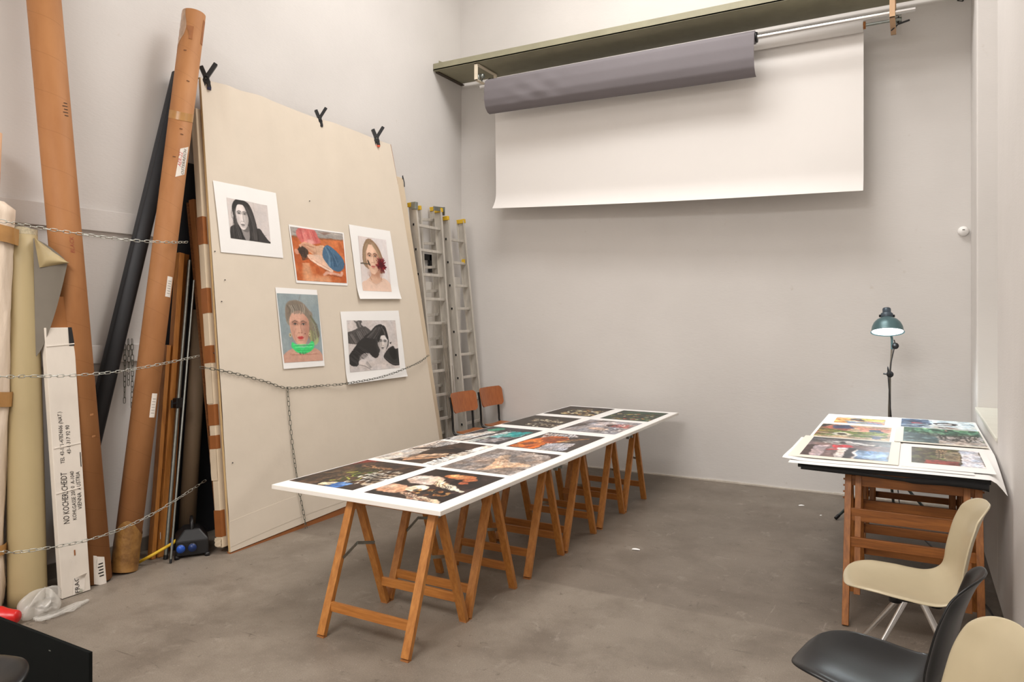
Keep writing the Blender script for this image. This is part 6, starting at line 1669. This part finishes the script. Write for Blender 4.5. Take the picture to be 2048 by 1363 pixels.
def shell_chair(name, label, loc, rot, m, group):
    t = thing(name, label, 'chair', loc, rot, group=group)
    t.scale = (1.1, 1.1, 1.1); FRAME[t] = FRAME[t] @ Matrix.Scale(1.1, 4)
    n = len(PROFX)
    def cr(arr, x):
        i = min(int(x), n - 2); f = x - i; a, b, c, d = arr[max(i - 1, 0)], arr[i], arr[i + 1], arr[min(i + 2, n - 1)]
        return 0.5 * (2 * b + (c - a) * f + (2 * a - 5 * b + 4 * c - d) * f * f + (3 * b - a - 3 * c + d) * f ** 3)
    xs = [p[0] for p in PROFX]; zs = [p[1] for p in PROFX]
    def f(u, v):
        q = v * (n - 1); y = (u - 0.5) * 2; e = abs(y) ** 2.6
        x, z, w = cr(xs, q), cr(zs, q), cr(HW, q)
        seatk = max(0, min(1, (9.5 - q) / 3)) * max(0, min(1, (q - 2.0) / 3)); backk = max(0, min(1, (q - 7.5) / 3)) * max(0.0, min(1, (16.6 - q) / 3))
        lip = max(0, (abs(y) - 0.88) / 0.12) ** 2
        return V3((x + 0.050 * e * backk + 0.030 * e * seatk * max(0, min(1, (q - 6) / 2)) - 0.012 * lip * backk, y * w, z + 0.030 * e * seatk + 0.0 * e - 0.012 * lip * seatk))
    MB().grid(f, 30, 60).build('shell', m, t, local=True, solid=0.007, sub=1)
    for sx, sy in ((1, 1), (1, -1), (-1, 1), (-1, -1)):
        foot = V3((sx * 0.215 + (-0.02 if sx < 0 else 0), sy * 0.215, 0.012)); hub = V3((sx * 0.035 - 0.03, sy * 0.045, 0.375))
        lg = MB().tube([hub + V3((0, 0, 0.02)), hub, foot], [0.012, 0.0125, 0.009], 10).build('leg', M_CHROME, t, local=True)
        MB().lathe([(0, 0.0), (0.017, 0.0), (0.015, 0.014), (0, 0.018)], 12, Matrix.Translation((foot.x, foot.y, 0))).build('glide', M_BLACK, lg, local=True)
    MB().box((-0.03, 0, 0.398), (0.14, 0.20, 0.014)).build('mounting_plate', M_BLKMET, t, local=True, bevel=0.003)
    for sx in (-1, 1):
        for sy in (-1, 1): MB().lathe([(0, 0.39), (0.026, 0.39), (0.026, 0.419), (0, 0.419)], 12, Matrix.Translation((-0.03 + sx * 0.075, sy * 0.10, 0))).build('shock_mount', M_BLACK, t, local=True)
    return t


GC = 'moulded shell chairs'
shell_chair('shell_chair', 'ivory shell chair nearest the drawing board, seen from the side', (-0.035, 3.98, 0), math.radians(186), M_SHELL, GC)
shell_chair('shell_chair', 'glossy black shell chair in front of the two ivory ones', (-0.125, 2.96, 0), math.radians(169), M_SHELLB, GC)
shell_chair('shell_chair', 'ivory shell chair in the bottom right corner, only its backrest in view', (-0.055, 2.33, 0), math.radians(197), M_SHELL, GC)
# dark chair poking in at the lower left
shell_chair('shell_chair', 'black shell chair cut off by the bottom left corner of the picture', (PX(-140, 1388, z=0.47).x, PX(-140, 1388, z=0.47).y, 0), math.radians(14), M_SHELLB, GC)

# ================================================================== FLOOR CLUTTER AT THE LEFT
bx1, by = -3.053, 1.807
t = thing('black_board', 'low black board standing on edge in the bottom left corner', 'board', (-3.6, by, 0))
MB().box(((bx1 - 4.3) / 2, by + 0.008, 0.178), (bx1 + 4.3, 0.016, 0.344)).build('front_board', M_DARKBOARD, t, bevel=0.002)
for xx in (bx1 - 0.25, bx1 - 0.85): MB().prism([(xx, by + 0.016, 0.004), (xx, by + 0.15, 0.004), (xx, by + 0.016, 0.16)], (0.018, 0, 0)).build('foot_bracket', M_DARKBOARD, t)
MB().box((PX(100, 1300, y=by).x, by - 0.001, PX(100, 1300, y=by).z), (0.014, 0.002, 0.004)).build('scratch', M_STEEL, t)
c = PX(9, 1233, z=0.055)
t = thing('red_bottle', 'glossy red tapered bottle lying on the floor at the far left', 'bottle', c)
MB().lathe([(0, -0.3), (0.055, -0.3), (0.055, -0.02), (0.048, 0.0), (0.042, 0.03), (0.036, 0.07), (0.030, 0.078), (0, 0.08)], 24, Matrix.Translation((c.x, c.y, 0.056)) @ Matrix.Rotation(math.radians(30), 4, 'Z') @ Matrix.Rotation(PI / 2, 4, 'Y')).build('bottle_body', M_RED, t)
MB().lathe([(0.056, -0.04), (0.058, -0.035), (0.058, -0.028), (0.055, -0.024)], 24, Matrix.Translation((c.x, c.y, 0.056)) @ Matrix.Rotation(math.radians(30), 4, 'Z') @ Matrix.Rotation(PI / 2, 4, 'Y')).build('rib', M_RED, t)
c = PX(80, 1222, z=0.03)
t = thing('plastic_bag', 'crumpled clear plastic bag lying on the floor in front of the rolls', 'bag', (c.x, c.y, 0))
def bag(u, v):
    a = 2 * PI * u; r = math.sin(PI * min(1, 0.03 + v * 0.97)) ** 0.6
    z = 0.072 * (1 - math.cos(PI * v)) / 2 * 2 * 0.9
    k = 1 + 0.22 * math.sin(3 * a + 2 * v) + 0.12 * math.sin(7 * a - 5 * v)
    return V3((c.x + 0.07 * r * k * math.cos(a) , c.y + 0.105 * r * k * math.sin(a) + 0.03 * v, max(0.003, z * (1 + 0.25 * math.sin(5 * a)))))
MB().grid(bag, 40, 16).build('bag_body', M_FILM, t)
MB().grid(lambda u, v: V3((c.x + 0.03 + 0.09 * u * (0.6 + 0.4 * math.sin(4 * v)), c.y - 0.06 + 0.32 * v, 0.004 + 0.02 * abs(math.sin(9 * u + 6 * v)))), 16, 18).build('bag_skirt', M_FILM, t)
MB().grid(lambda u, v: V3((c.x + 0.01 + 0.03 * math.sin(8 * v), c.y - 0.02 + 0.1 * u, 0.03 + 0.04 * v + 0.01 * math.sin(12 * u))), 8, 6).build('crumpled_fold', mat('milky_film', rgb(206, 202, 194), 0.4), t)

# paper scraps on the floor
for (u, v, w, a, lb) in ((1603, 1011, 0.05, 0.4, 'scrap of white paper on the floor left of the drawing board'), (1272, 1099, 0.06, 0.1, 'pale twisted scrap on the floor right of the long table'), (1642, 1031, 0.022, 0.9, 'tiny paper crumb on the floor near the lamp tripod')):
    c = PX(u, v, z=0.002); R = Matrix.Rotation(a, 3, 'Z')
    o = MB().grid(lambda x, y: c + R @ V3(((x - 0.5) * w, (y - 0.5) * w * 0.45 * (1 - 0.6 * x), 0.004 + 0.006 * math.sin(3 * x) * y)), 5, 3).build('paper_scrap', M_PAPER, solid=0.0006)
    tag(o, lb, 'paper scrap', 'paper scraps on the floor')
